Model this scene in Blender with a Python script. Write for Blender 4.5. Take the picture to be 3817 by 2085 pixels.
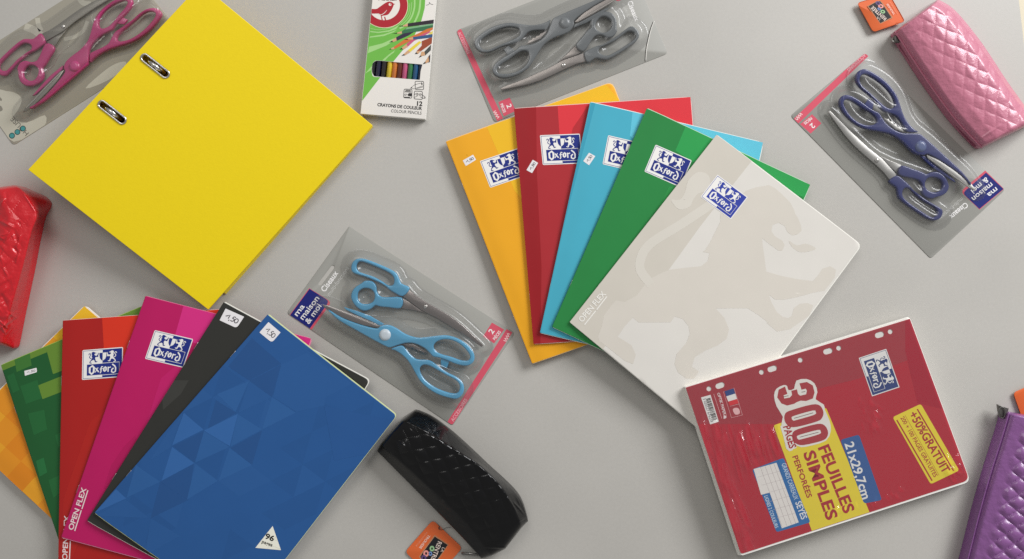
import bpy, bmesh, math, random
import numpy as np
from mathutils import Vector
from mathutils.geometry import tessellate_polygon, delaunay_2d_cdt

for _o in list(bpy.data.objects):
    bpy.data.objects.remove(_o, do_unlink=True)
SC = bpy.context.scene
COL = SC.collection

# ------------------------------------------------------------------ camera, light, exposure
CAM_H = 1.10                 # phone held flat above the table
S = 2785.6                   # photo pixels per metre on the table top
CX, CY = 1908.5, 1042.5      # picture centre
cam_d = bpy.data.cameras.new("camera")
cam = bpy.data.objects.new("camera", cam_d)
COL.objects.link(cam)
cam.location = (0, 0, CAM_H)
cam.rotation_euler = (0, 0, 0)
cam_d.sensor_fit = 'HORIZONTAL'
cam_d.sensor_width = 36.0
cam_d.lens = 36.0 * CAM_H / (3817.0 / S)
cam_d.clip_start = 0.02
cam_d.clip_end = 50
SC.camera = cam

world = bpy.data.worlds.new("World")
SC.world = world
world.use_nodes = True
wbg = world.node_tree.nodes["Background"]
wbg.inputs[0].default_value = (1.0, 0.995, 0.98, 1)
wbg.inputs[1].default_value = 0.30


def area_light(name, loc, target, sx, sy, power, color):
    d = bpy.data.lights.new(name, 'AREA')
    d.shape = 'RECTANGLE'
    d.size = sx
    d.size_y = sy
    d.energy = power
    d.color = color
    o = bpy.data.objects.new(name, d)
    COL.objects.link(o)
    o.location = loc
    o.rotation_euler = (Vector(target) - Vector(loc)).to_track_quat('-Z', 'Y').to_euler()
    return o


area_light("window_light", (2.9, 2.5, 2.15), (0.0, 0.0, 0.0), 2.2, 1.6, 198.0, (0.985, 0.99, 1.0))
area_light("ceiling_light", (-0.7, 1.5, 2.6), (0.0, 0.0, 0.0), 1.2, 1.2, 17.0, (1.0, 0.98, 0.95))

SC.view_settings.view_transform = 'Standard'
SC.view_settings.look = 'None'
SC.view_settings.exposure = 0.0
SC.view_settings.gamma = 1.0
SC.view_settings.use_curve_mapping = False
SC.cycles.use_denoising = False
SC.cycles.max_bounces = 8
SC.cycles.transparent_max_bounces = 12
SC.cycles.caustics_reflective = False
SC.cycles.caustics_refractive = False
SC.cycles.sample_clamp_indirect = 4.0
SC.render.filter_size = 1.4

# ------------------------------------------------------------------ helpers
random.seed(7)
np.random.seed(7)
KL = 0.85                    # light reaching the table; turns a colour as seen into a surface colour


def P(x, y, z=0.0):
    k = (CAM_H - z) / CAM_H / S
    return Vector(((x - CX) * k, -(y - CY) * k, z))


def lin(c):
    c = c / 255.0
    return c / 12.92 if c <= 0.04045 else ((c + 0.055) / 1.055) ** 2.4


def rgb(r, g, b, k=None):
    k = KL if k is None else k
    q = [lin(v) / k for v in (r, g, b)]
    s = max(1.0, max(q) / 0.88)
    return tuple(v / s for v in q) + (1.0,)


LIFT = 0.5                   # prints lie a few hundredths of a millimetre on their carrier
MATS = {}


def mat(name, color, rough=0.5, spec=0.4, metal=0.0, coat=0.0, coat_rough=0.1, grain=0.0, gscale=900.0,
        tint=0.0, tscale=30.0, wave=0.0, wscale=14.0, sheen=0.0):
    if name in MATS:
        return MATS[name]
    m = bpy.data.materials.new(name)
    m.use_nodes = True
    nt = m.node_tree
    b = nt.nodes["Principled BSDF"]
    b.inputs["Base Color"].default_value = color
    b.inputs["Roughness"].default_value = rough
    b.inputs["Specular IOR Level"].default_value = spec
    b.inputs["Metallic"].default_value = metal
    b.inputs["Coat Weight"].default_value = coat
    b.inputs["Coat Roughness"].default_value = coat_rough
    tc = nt.nodes.new("ShaderNodeTexCoord")
    if tint > 0:
        n = nt.nodes.new("ShaderNodeTexNoise")
        n.inputs["Scale"].default_value = tscale
        n.inputs["Detail"].default_value = 5
        nt.links.new(tc.outputs["Object"], n.inputs["Vector"])
        mx = nt.nodes.new("ShaderNodeMix")
        mx.data_type = 'RGBA'
        mx.inputs[6].default_value = tuple(c * (1 - tint) for c in color[:3]) + (1,)
        mx.inputs[7].default_value = tuple(min(1, c * (1 + tint)) for c in color[:3]) + (1,)
        nt.links.new(n.outputs["Fac"], mx.inputs[0])
        nt.links.new(mx.outputs[2], b.inputs["Base Color"])
    last = None
    for amt, scale, dist in ((grain, gscale, 0.0004), (wave, wscale, 0.01)):
        if amt > 0:
            n = nt.nodes.new("ShaderNodeTexNoise")
            n.inputs["Scale"].default_value = scale
            n.inputs["Detail"].default_value = 3
            nt.links.new(tc.outputs["Object"], n.inputs["Vector"])
            bp = nt.nodes.new("ShaderNodeBump")
            bp.inputs["Strength"].default_value = amt
            bp.inputs["Distance"].default_value = dist
            nt.links.new(n.outputs["Fac"], bp.inputs["Height"])
            if last is not None:
                nt.links.new(last, bp.inputs["Normal"])
            last = bp.outputs["Normal"]
    if last is not None:
        nt.links.new(last, b.inputs["Normal"])
    MATS[name] = m
    return m


def ink(r, g, b, k=None, rough=0.5, spec=0.3):
    return mat("ink_%d_%d_%d_%d" % (r, g, b, int(rough * 100)), rgb(r, g, b, k), rough, spec, tint=0.04, tscale=60)


def clear_plastic(name, gloss_rough=0.06, haze=0.03, ior=1.38, wrinkle=0.25, wscale=120.0, hcol=(0.8, 0.8, 0.8, 1)):
    if name in MATS:
        return MATS[name]
    m = bpy.data.materials.new(name)
    m.use_nodes = True
    nt = m.node_tree
    nt.nodes.remove(nt.nodes["Principled BSDF"])
    out = nt.nodes["Material Output"]
    tr = nt.nodes.new("ShaderNodeBsdfTransparent")
    tr.inputs[0].default_value = (1, 1, 1, 1)
    df = nt.nodes.new("ShaderNodeBsdfDiffuse")
    df.inputs[0].default_value = hcol
    gl = nt.nodes.new("ShaderNodeBsdfGlossy")
    gl.inputs["Roughness"].default_value = gloss_rough
    fr = nt.nodes.new("ShaderNodeFresnel")
    fr.inputs["IOR"].default_value = ior
    m1 = nt.nodes.new("ShaderNodeMixShader")
    m1.inputs[0].default_value = haze
    m2 = nt.nodes.new("ShaderNodeMixShader")
    tc = nt.nodes.new("ShaderNodeTexCoord")
    n = nt.nodes.new("ShaderNodeTexNoise")
    n.inputs["Scale"].default_value = wscale
    bp = nt.nodes.new("ShaderNodeBump")
    bp.inputs["Strength"].default_value = wrinkle
    bp.inputs["Distance"].default_value = 0.002
    nt.links.new(tc.outputs["Object"], n.inputs["Vector"])
    nt.links.new(n.outputs["Fac"], bp.inputs["Height"])
    nt.links.new(bp.outputs[0], gl.inputs["Normal"])
    nt.links.new(bp.outputs[0], fr.inputs["Normal"])
    nt.links.new(tr.outputs[0], m1.inputs[1])
    nt.links.new(df.outputs[0], m1.inputs[2])
    mn = nt.nodes.new("ShaderNodeMath")
    mn.operation = 'MINIMUM'
    mn.inputs[1].default_value = 0.3
    nt.links.new(fr.outputs[0], mn.inputs[0])
    nt.links.new(mn.outputs[0], m2.inputs[0])
    nt.links.new(m1.outputs[0], m2.inputs[1])
    nt.links.new(gl.outputs[0], m2.inputs[2])
    nt.links.new(m2.outputs[0], out.inputs["Surface"])
    MATS[name] = m
    return m


def crop(x0, y0, s):
    def f(*pts):
        r = [(x0 + x / s, y0 + y / s) for x, y in pts]
        return r
    f.s = s
    return f


A1 = crop(0, 0, 2.513)
A2 = crop(1300, 0, 2.9316)
A3 = crop(1680, 0, 2.931)
A4 = crop(2900, 160, 1.675)
A5 = crop(3150, 0, 2.4258)
A6 = crop(1040, 820, 1.7587)
B1 = crop(1600, 300, 2.01)
B2 = crop(2050, 480, 1.2567)
B3 = crop(2500, 1160, 1.5209)
B4 = crop(0, 1060, 1.3725)
B5 = crop(300, 1060, 1.3725)
B6 = crop(1350, 1480, 2.3257)
B7 = crop(3450, 1400, 2.0545)
B8 = crop(0, 640, 2.01)
C5 = crop(2000, 480, 5.8625)
C6 = crop(1450, 1860, 5.7244)
C7 = crop(3180, 0, 7.404)
C8 = crop(480, 180, 4.69)
D4 = crop(1340, 0, 4.69)
D5 = crop(1480, 280, 8.279)
E1 = crop(2600, 620, 1.4)
E2 = crop(2120, 900, 1.1603)


def affine(src, dst):
    A = np.array([[x, y, 1] for x, y in src], float)
    B = np.array(dst, float)
    M, *_ = np.linalg.lstsq(A, B, rcond=None)

    def f(*pts):
        return [tuple(np.array([x, y, 1.0]) @ M) for x, y in pts]
    f.scale = math.sqrt(abs(np.linalg.det(M[:2])))
    return f


def area2(p):
    return sum(p[i][0] * p[(i + 1) % len(p)][1] - p[(i + 1) % len(p)][0] * p[i][1] for i in range(len(p)))


def dedupe(p):
    r = []
    for q in p:
        if not r or math.hypot(q[0] - r[-1][0], q[1] - r[-1][1]) > 1e-3:
            r.append(q)
    if len(r) > 1 and math.hypot(r[0][0] - r[-1][0], r[0][1] - r[-1][1]) < 1e-3:
        r.pop()
    return r


def smooth(p, n=4, closed=True):
    """Catmull-Rom through the points."""
    N = len(p)
    r = []
    rng = range(N) if closed else range(N - 1)
    for i in rng:
        if closed:
            a, b, c, d = p[i - 1], p[i], p[(i + 1) % N], p[(i + 2) % N]
        else:
            a, b, c, d = p[max(i - 1, 0)], p[i], p[i + 1], p[min(i + 2, N - 1)]
        for k in range(n):
            t = k / n
            r.append(tuple(0.5 * (2 * b[j] + (c[j] - a[j]) * t + (2 * a[j] - 5 * b[j] + 4 * c[j] - d[j]) * t * t
                                  + (3 * b[j] - a[j] - 3 * c[j] + d[j]) * t ** 3) for j in range(len(b))))
    if not closed:
        r.append(tuple(p[-1]))
    return r


def rounded(p, r, n=5):
    """round the corners of a polygon; r is a number or one radius per corner"""
    N = len(p)
    out = []
    for i in range(N):
        ri = r[i] if isinstance(r, (list, tuple)) else r
        a, b, c = Vector(p[i - 1]), Vector(p[i]), Vector(p[(i + 1) % N])
        if ri <= 0:
            out.append(tuple(b))
            continue
        u, v = (a - b), (c - b)
        ri_ = min(ri, u.length * 0.45, v.length * 0.45)
        q0, q1 = b + u.normalized() * ri_, b + v.normalized() * ri_
        for k in range(n + 1):
            t = k / n
            out.append(tuple((1 - t) ** 2 * q0 + 2 * t * (1 - t) * b + t * t * q1))
    return out


def offset_poly(p, d):
    """move the outline inwards by d for a ring of either winding taken as an outer ring"""
    sgn = 1 if area2(p) > 0 else -1
    N = len(p)
    out = []
    for i in range(N):
        a, b, c = Vector(p[i - 1]), Vector(p[i]), Vector(p[(i + 1) % N])
        e0, e1 = (b - a).normalized(), (c - b).normalized()
        n0, n1 = Vector((-e0.y, e0.x)) * sgn, Vector((-e1.y, e1.x)) * sgn
        m = n0 + n1
        if m.length < 1e-6:
            m = n0
        m.normalize()
        k = d / max(0.45, m.dot(n0))
        out.append((b.x + m.x * k, b.y + m.y * k))
    return out


def clip(poly, conv):
    """Sutherland-Hodgman: poly cut by the convex polygon conv"""
    sgn = 1 if area2(conv) > 0 else -1
    out = list(poly)
    for i in range(len(conv)):
        a, b = conv[i], conv[(i + 1) % len(conv)]
        ins = lambda q: sgn * ((b[0] - a[0]) * (q[1] - a[1]) - (b[1] - a[1]) * (q[0] - a[0])) >= -1e-9
        src, out = out, []
        for j in range(len(src)):
            p, q = src[j - 1], src[j]
            if ins(p) != ins(q):
                d1 = (b[0] - a[0]) * (p[1] - a[1]) - (b[1] - a[1]) * (p[0] - a[0])
                d2 = (b[0] - a[0]) * (q[1] - a[1]) - (b[1] - a[1]) * (q[0] - a[0])
                t = d1 / (d1 - d2)
                out.append((p[0] + (q[0] - p[0]) * t, p[1] + (q[1] - p[1]) * t))
            if ins(q):
                out.append(q)
        if not out:
            return []
    return dedupe(out)


def ribbon(pts, w, taper=False):
    """polygon along an open line; w in pixels"""
    L, R = [], []
    N = len(pts)
    for i in range(N):
        a, b = Vector(pts[max(i - 1, 0)]), Vector(pts[min(i + 1, N - 1)])
        t = (b - a).normalized()
        n = Vector((-t.y, t.x))
        ww = w * 0.5
        if taper:
            ww *= 0.25 + 0.75 * math.sin(math.pi * (0.08 + 0.84 * i / (N - 1)))
        L.append((pts[i][0] + n.x * ww, pts[i][1] + n.y * ww))
        R.append((pts[i][0] - n.x * ww, pts[i][1] - n.y * ww))
    return L + R[::-1]


def ell(c, rx, ry=None, n=24, a0=0.0, a1=2 * math.pi):
    ry = rx if ry is None else ry
    full = abs(a1 - a0 - 2 * math.pi) < 1e-6
    m = n if full else n + 1
    return [(c[0] + rx * math.cos(a0 + (a1 - a0) * i / n), c[1] + ry * math.sin(a0 + (a1 - a0) * i / n)) for i in range(m)]


def capsule(a, b, r, n=8):
    a, b = Vector(a), Vector(b)
    t = (b - a).normalized()
    th = math.atan2(t.y, t.x)
    p = []
    for c, base in ((b, th - math.pi / 2), (a, th + math.pi / 2)):
        for k in range(n + 1):
            an = base + math.pi * k / n
            p.append((c.x + r * math.cos(an), c.y + r * math.sin(an)))
    return p


def flat(z):
    return lambda x, y: z


def plane(p0, z0, p1, z1, p2, z2):
    """height over a true plane through three photo points at given heights"""
    W = [P(p0[0], p0[1], z0), P(p1[0], p1[1], z1), P(p2[0], p2[1], z2)]
    a, b, c = np.linalg.solve(np.array([[w.x, w.y, 1] for w in W]), np.array([w.z for w in W]))

    def zf(x, y):
        q = (a * (x - CX) - b * (y - CY)) / S
        return float((q + c) / (1 + q / CAM_H))
    return zf


def thing(name, label, cat, px, group=None):
    o = bpy.data.objects.new(name, None)
    o.empty_display_size = 0.03
    COL.objects.link(o)
    o.location = P(px[0], px[1], 0)
    o["label"] = label
    o["category"] = cat
    if group:
        o["group"] = group
    return o


def origin_of(parent):
    q = parent
    v = Vector((0, 0, 0))
    while q is not None:
        v += q.location
        q = q.parent
    return v


def mesh_obj(name, verts, faces, m, parent, smooth_shade=False, label=None, mat_ids=None):
    off = origin_of(parent) if parent is not None else Vector((0, 0, 0))
    me = bpy.data.meshes.new(name)
    me.from_pydata([tuple(Vector(v) - off) for v in verts], [], faces)
    if isinstance(m, (list, tuple)):
        for q in m:
            me.materials.append(q)
        if mat_ids is not None:
            me.polygons.foreach_set("material_index", mat_ids)
    else:
        me.materials.append(m)
    if smooth_shade:
        me.polygons.foreach_set("use_smooth", [True] * len(me.polygons))
    me.update()
    o = bpy.data.objects.new(name, me)
    COL.objects.link(o)
    if parent is not None:
        o.parent = parent
    if label:
        o["label"] = label
    return o


def up_faces(verts, faces):
    """turn flat faces so that they look up"""
    out = []
    for f in faces:
        a, b, c = (Vector(verts[i]) for i in f[:3])
        out.append(tuple(f) if (b - a).cross(c - a).z >= 0 else tuple(reversed(f)))
    return out


def tess(rings):
    """rings of 2-D points (outer first, then holes) -> flat point list and triangles"""
    if len(rings) > 1:
        pts, edges = [], []
        for r in rings:
            b = len(pts)
            pts += [Vector((x, y)) for x, y in r]
            edges += [(b + k, b + (k + 1) % len(r)) for k in range(len(r))]
        vo, _, fo, ov, _, _ = delaunay_2d_cdt(pts, edges, [], 0, 1e-5)
        if len(vo) == len(pts) and all(ov):
            keep = []
            for f in fo:
                cx, cy = sum(vo[k].x for k in f) / 3, sum(vo[k].y for k in f) / 3
                odd = False
                for r in rings:
                    for k in range(len(r)):
                        (x1, y1), (x2, y2) = r[k], r[(k + 1) % len(r)]
                        if (y1 > cy) != (y2 > cy) and cx < (x2 - x1) * (cy - y1) / (y2 - y1) + x1:
                            odd = not odd
                if odd:
                    keep.append(tuple(ov[k][0] for k in f))
            return [tuple(q) for r in rings for q in r], keep
    vv = [[Vector((x, y, 0)) for x, y in r] for r in rings]
    return [tuple(q) for r in rings for q in r], tessellate_polygon(vv)


def decal(name, polys, m, parent, zf, lift=0.00015, step=0.00002, label=None):
    """flat print: polys is a list; each entry a ring or a list of rings (outer + holes)"""
    V, F = [], []
    lift, step = lift * LIFT, step * LIFT
    for i, p in enumerate(polys):
        if not p:
            continue
        rings = p if isinstance(p[0][0], (tuple, list)) else [p]
        rings = [dedupe(r) for r in rings]
        if len(rings[0]) < 3:
            continue
        pts, tri = tess(rings)
        b = len(V)
        vs = [P(x, y, zf(x, y) + lift + i * step) for x, y in pts]
        V += vs
        F += [tuple(b + k for k in t) for t in tri]
    if not V:
        return None
    return mesh_obj(name, V, up_faces(V, F), m, parent, label=label)


def solid(name, rings, m, parent, zf, h, bevel=0.0, segs=3, bottom=True, label=None, round_bottom=False, shade=True,
          z_under=0.0):
    """extruded outline with holes; zf is the height of its TOP face, h its thickness (m), bevel in pixels"""
    rings = [dedupe(r) for r in (rings if isinstance(rings[0][0], (tuple, list)) else [rings])]
    V, F = [], []
    bz = bevel / S
    prof = [(0.0, -h)]
    if round_bottom and bevel > 0:
        prof = [(bevel * (1 - math.sin(math.pi / 2 * k / segs)), -h + bz * (1 - math.cos(math.pi / 2 * k / segs))) for k in range(segs + 1)]
    if bevel > 0:
        prof += [(bevel * (1 - math.cos(math.pi / 2 * k / segs)), -bz + bz * math.sin(math.pi / 2 * k / segs)) for k in range(0, segs + 1)]
    else:
        prof += [(0.0, 0.0)]
    top_rings, bot_rings = [], []
    for ri, r in enumerate(rings):
        lo = None
        for pi, (ins, dz) in enumerate(prof):
            q = offset_poly(r, ins if ri == 0 else -ins) if ins else r
            base = len(V)
            for (x, y), (x0, y0) in zip(q, r):
                zt = zf(x, y)
                v = P(x, y, zt)
                V.append(Vector((v.x, v.y, zt + dz)))
            if lo is not None:
                n = len(r)
                for k in range(n):
                    k2 = (k + 1) % n
                    F.append((lo + k, lo + k2, base + k2, base + k))
            else:
                bot_rings.append((q, base))
            lo = base
        top_rings.append((q, base))
    nside = len(F)

    def cap(rr, rev):
        idx = [b + k for q, b in rr for k in range(len(q))]
        _, tri = tess([q for q, b in rr])
        fs = [tuple(idx[k] for k in t) for t in tri]
        fs = up_faces(V, fs)
        return [tuple(reversed(f)) for f in fs] if rev else fs
    F += cap(top_rings, False)
    if bottom:
        F += cap(bot_rings, True)
    o = mesh_obj(name, V, F, m, parent, label=label)
    me = o.data
    bm = bmesh.new()
    bm.from_mesh(me)
    bmesh.ops.recalc_face_normals(bm, faces=bm.faces)
    bm.to_mesh(me)
    bm.free()
    if shade and bevel > 0:
        me.polygons.foreach_set("use_smooth", [k < nside for k in range(len(me.polygons))])
        try:
            me.set_sharp_from_angle(angle=math.radians(50))
        except Exception:
            pass
    return o


_cap = [None]


def glyphs(s, bold=0.0, italic=0.0):
    cu = bpy.data.curves.new("glyphs", 'FONT')
    cu.body = s
    cu.size = 1.0
    cu.resolution_u = 3
    cu.fill_mode = 'FRONT'
    cu.offset = bold
    cu.shear = italic
    ob = bpy.data.objects.new("glyphs", cu)
    me = bpy.data.meshes.new_from_object(ob)
    v = [tuple(q.co[:2]) for q in me.vertices]
    f = [tuple(p.vertices) for p in me.polygons]
    bpy.data.objects.remove(ob)
    bpy.data.curves.remove(cu)
    bpy.data.meshes.remove(me)
    return v, f


def text(s, p0, p1, h, m, parent, zf, lift=0.0003, bold=0.0, name="printed_text", label=None, italic=0.0):
    """letters from p0 to p1 along the baseline (photo pixels), capitals h pixels tall"""
    if _cap[0] is None:
        cv, _ = glyphs("H")
        _cap[0] = max(q[1] for q in cv)
    v, f = glyphs(s, bold, italic)
    lift = lift * LIFT
    x0, x1 = min(q[0] for q in v), max(q[0] for q in v)
    a, b = Vector(p0), Vector(p1)
    d = b - a
    L = d.length
    d.normalize()
    u = Vector((d.y, -d.x))
    V = []
    for x, y in v:
        q = a + d * ((x - x0) / (x1 - x0) * L) + u * (y / _cap[0] * h)
        V.append(P(q.x, q.y, zf(q.x, q.y) + lift))
    return mesh_obj(name, V, up_faces(V, f), m, parent, label=label)


def tube(name, pts, r, m, parent, n=8, closed=False, label=None):
    """round tube through world points"""
    pts = [Vector(p) for p in pts]
    N = len(pts)
    V, F = [], []
    for i in range(N):
        a = pts[i - 1] if (closed or i > 0) else pts[i]
        b = pts[(i + 1) % N] if (closed or i < N - 1) else pts[i]
        t = (b - a).normalized()
        ref = Vector((0, 0, 1)) if abs(t.z) < 0.9 else Vector((1, 0, 0))
        s1 = t.cross(ref).normalized()
        s2 = t.cross(s1).normalized()
        for k in range(n):
            an = 2 * math.pi * k / n
            V.append(pts[i] + (s1 * math.cos(an) + s2 * math.sin(an)) * r)
    for i in range(N if closed else N - 1):
        j = (i + 1) % N
        for k in range(n):
            k2 = (k + 1) % n
            F.append((i * n + k, i * n + k2, j * n + k2, j * n + k))
    if not closed:
        F.append(tuple(range(n))[::-1])
        F.append(tuple((N - 1) * n + k for k in range(n)))
    return mesh_obj(name, V, F, m, parent, True, label=label)


# ------------------------------------------------------------------ setting
table_mat = mat("table_laminate", rgb(171, 168, 162), 0.42, 0.4, grain=0.12, gscale=700, tint=0.05, tscale=260, coat=0.0)
_nt = table_mat.node_tree
_b = _nt.nodes["Principled BSDF"]
_tc = _nt.nodes.new("ShaderNodeTexCoord")
_n1 = _nt.nodes.new("ShaderNodeTexNoise")
_n1.inputs["Scale"].default_value = 5.0
_n1.inputs["Detail"].default_value = 6
_mr = _nt.nodes.new("ShaderNodeMapRange")
_mr.inputs[3].default_value = 0.36
_mr.inputs[4].default_value = 0.56
_nt.links.new(_tc.outputs["Object"], _n1.inputs["Vector"])
_nt.links.new(_n1.outputs["Fac"], _mr.inputs[0])
_nt.links.new(_mr.outputs[0], _b.inputs["Roughness"])
_src = _b.inputs["Base Color"].links[0].from_socket
_hs = _nt.nodes.new("ShaderNodeMix")
_hs.data_type = 'RGBA'
_hs.blend_type = 'MULTIPLY'
_hs.inputs[0].default_value = 1.0
_cr = _nt.nodes.new("ShaderNodeMapRange")
_cr.inputs[1].default_value = 0.3
_cr.inputs[2].default_value = 0.7
_cr.inputs[3].default_value = 0.95
_cr.inputs[4].default_value = 1.03
_nt.links.new(_n1.outputs["Fac"], _cr.inputs[0])
_nt.links.new(_src, _hs.inputs[6])
_nt.links.new(_cr.outputs[0], _hs.inputs[7])
_nt.links.new(_hs.outputs[2], _b.inputs["Base Color"])
tpoly = [(-1600, -1400), (3638, -1400), (3802, 0), (4080, 2320), (4250, 3700), (-1600, 3700)]
top = solid("table", tpoly, table_mat, None, flat(0.0), 0.03, bevel=9, segs=4)
top["kind"] = "structure"
floor_mat = mat("floor_boards", rgb(205, 195, 172), 0.5, 0.3, tint=0.12, tscale=5)
fl = mesh_obj("floor", [(-4, -4, -0.74), (4, -4, -0.74), (4, 4, -0.74), (-4, 4, -0.74)], [(0, 1, 2, 3)], floor_mat, None)
fl["kind"] = "structure"

# ------------------------------------------------------------------ shared print pieces
WHITE = ink(232, 230, 226)
NAVY = ink(28, 42, 120)
BLACK = ink(22, 22, 24, rough=0.45)
LINE = ink(60, 60, 75)
METAL = mat("polished_steel", (0.62, 0.6, 0.57, 1), 0.22, 0.5, metal=1.0)
STEEL = mat("brushed_blade_steel", (0.55, 0.52, 0.5, 1), 0.32, 0.5, metal=1.0, grain=0.1, gscale=300)
STICKER = mat("sticker_paper", rgb(222, 219, 220), 0.6, 0.3, grain=0.05)
PEN = ink(70, 66, 72)


def brand_label(parent, zf, tl, tr, bl, blue=None, white=None, label=None, lift=0.0003, edge=True):
    """white and blue heraldic label: two lions, a shield and the word in blackletter"""
    blue = blue or NAVY
    white = white or WHITE
    M = affine([(75, 160), (925, 115), (130, 808)], [tl, tr, bl])
    # the same label seen as a unit square, for the mirrored lion
    toU = affine([(75, 160), (925, 115), (130, 808)], [(0, 0), (1, 0), (0, 1)])
    frU = affine([(0, 0), (1, 0), (0, 1)], [tl, tr, bl])
    base = rounded(frU((0, 0), (1, 0), (1, 1), (0, 1)), 5 if edge else 2)
    lab = decal("brand_label", [base], white, parent, zf, lift, label=label)
    inset = frU((0.022, 0.03), (0.978, 0.03), (0.978, 0.97), (0.022, 0.97))
    ins2 = frU((0.032, 0.044), (0.968, 0.044), (0.968, 0.956), (0.032, 0.956))
    half = frU((0.5, 0.044), (0.968, 0.044), (0.968, 0.956), (0.5, 0.956))
    bar = frU((0.118, 0.5), (0.9, 0.5), (0.9, 0.87), (0.118, 0.87))
    lion = [(280, 215), (300, 203), (330, 207), (350, 220), (388, 232), (350, 240), (335, 256), (350, 280), (378, 290), (400, 275),
            (412, 240), (405, 235), (420, 225), (428, 250), (420, 285), (425, 312), (400, 318), (375, 312), (360, 330), (362, 355),
            (375, 380), (385, 412), (416, 405), (412, 422), (385, 434), (364, 425), (352, 392), (330, 376), (305, 387), (280, 407),
            (267, 425), (276, 438), (302, 443), (302, 454), (258, 454), (248, 430), (262, 400), (288, 360), (298, 330), (284, 300),
            (288, 270), (275, 240)]
    tail = ribbon(smooth([(285, 352), (256, 340), (240, 318), (250, 290), (262, 268), (250, 245), (226, 244), (222, 272)], 3, False), 15)
    shL = [(440, 231), (508, 227), (524, 402), (490, 380), (460, 340), (445, 280)]
    shR = [(508, 227), (585, 221), (592, 300), (574, 358), (524, 402)]
    lU, tU = toU(*lion), toU(*tail)
    mir = lambda q: frU(*[(1.004 - u, v) for u, v in q])
    blues = [[inset, ins2], half, bar, frU(*lU), frU(*tU), M(*shL)]
    decal("blue_print", blues, blue, lab, zf, lift + 0.00012)
    O = [[(248, 545), (322, 487), (378, 540), (380, 650), (322, 707), (258, 655)], [(288, 550), (318, 528), (338, 552), (341, 640), (318, 664), (293, 635)]]
    o2 = [[(552, 560), (592, 522), (630, 545), (632, 612), (592, 645), (556, 622)], [(584, 562), (598, 553), (603, 604), (588, 612)]]
    letters = [[M(*r) for r in O],
               M(*ribbon([(390, 556), (467, 645)], 26)), M(*ribbon([(444, 545), (392, 652)], 16)),
               M(*ribbon([(548, 532), (518, 528), (508, 560), (514, 640), (498, 670)], 22)), M(*ribbon([(484, 582), (548, 572)], 14)),
               [M(*r) for r in o2],
               M(*ribbon([(656, 535), (664, 645)], 26)), M(*ribbon([(668, 556), (712, 540)], 22)),
               M(*ribbon([(735, 478), (790, 518), (816, 560), (818, 640), (778, 664), (738, 645), (736, 596), (772, 566)], 28))]
    outl = ribbon(frU((0.5, 0.488), (0.915, 0.488), (0.915, 0.885), (0.5, 0.885)), 0.012 * math.dist(tl, tr))
    decal("white_print", letters + [M(*shR), mir(lU), mir(tU), outl], white, lab, zf, lift + 0.0003)
    return lab


def price_sticker(parent, zf, quad, r, writing=True, lift=0.0003, size=1.0):
    """small white sticker with a handwritten price; quad = top-left, top-right, bottom-right, bottom-left of the writing"""
    st = decal("price_sticker", [rounded(quad, r, 4)], STICKER, parent, zf, lift)
    if writing:
        f = affine([(0, 0), (1, 0), (1, 1), (0, 1)], quad)
        w = 0.045 * math.dist(quad[0], quad[1]) * size
        one = [(0.18, 0.52), (0.28, 0.42), (0.36, 0.3), (0.36, 0.62)]
        com = [(0.44, 0.66), (0.42, 0.76)]
        five = [(0.68, 0.3), (0.58, 0.32), (0.55, 0.46), (0.63, 0.46), (0.66, 0.58), (0.6, 0.68), (0.5, 0.66)]
        zero = ell((0.78, 0.52), 0.09, 0.17, 12)
        zero.append(zero[0])
        st2 = [ribbon(f(*one), w), ribbon(f(*com), w), ribbon(smooth(f(*five), 3, False), w), ribbon(f(*zero), w)]
        decal("handwriting", st2, PEN, st, zf, lift + 0.00012)
    return st


# ------------------------------------------------------------------ yellow ring binder
BIND = mat("yellow_board", rgb(230, 203, 14), 0.55, 0.3, grain=0.22, gscale=420, tint=0.03, tscale=200)
BIND_EDGE = mat("yellow_board_edge", rgb(236, 212, 70), 0.5, 0.35)
t = thing("ring_binder", "large yellow ring binder with two metal slots in its cover", "binder", (700, 560))
bl_, bb_, br_, bt_ = (104, 633), (776, 1155), (1389, 468), (748, -60)
zc = plane(bl_, 0.058, bt_, 0.058, bb_, 0.016)
s1a, s1b, s2a, s2b = C8((275, 165))[0], C8((635, 450))[0], (379, 389), (454, 448)
cover = solid("front_cover", [rounded([bl_, bb_, br_, bt_], 3, 3), capsule(s1a, s1b, 12), capsule(s2a, s2b, 12)], BIND, t, zc, 0.0022, bevel=2.0, shade=False)
for k, (a, b) in enumerate(((s1a, s1b), (s2a, s2b))):
    ey = solid("eyelet", [capsule(a, b, 17.5), capsule(a, b, 10)], METAL, cover, lambda x, y: zc(x, y) + 0.0014, 0.0018, bevel=3.4, segs=4)
    va, vb = Vector(a), Vector(b)
    pts = []
    for q in range(13):
        tq = q / 12
        px = va.lerp(vb, 0.08 + 0.84 * tq)
        pts.append(P(px.x, px.y, zc(px.x, px.y) - 0.013 + 0.0118 * math.sin(math.pi * tq) ** 0.6))
    tube("ring", pts, 0.0030, METAL, t, 12)
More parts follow.
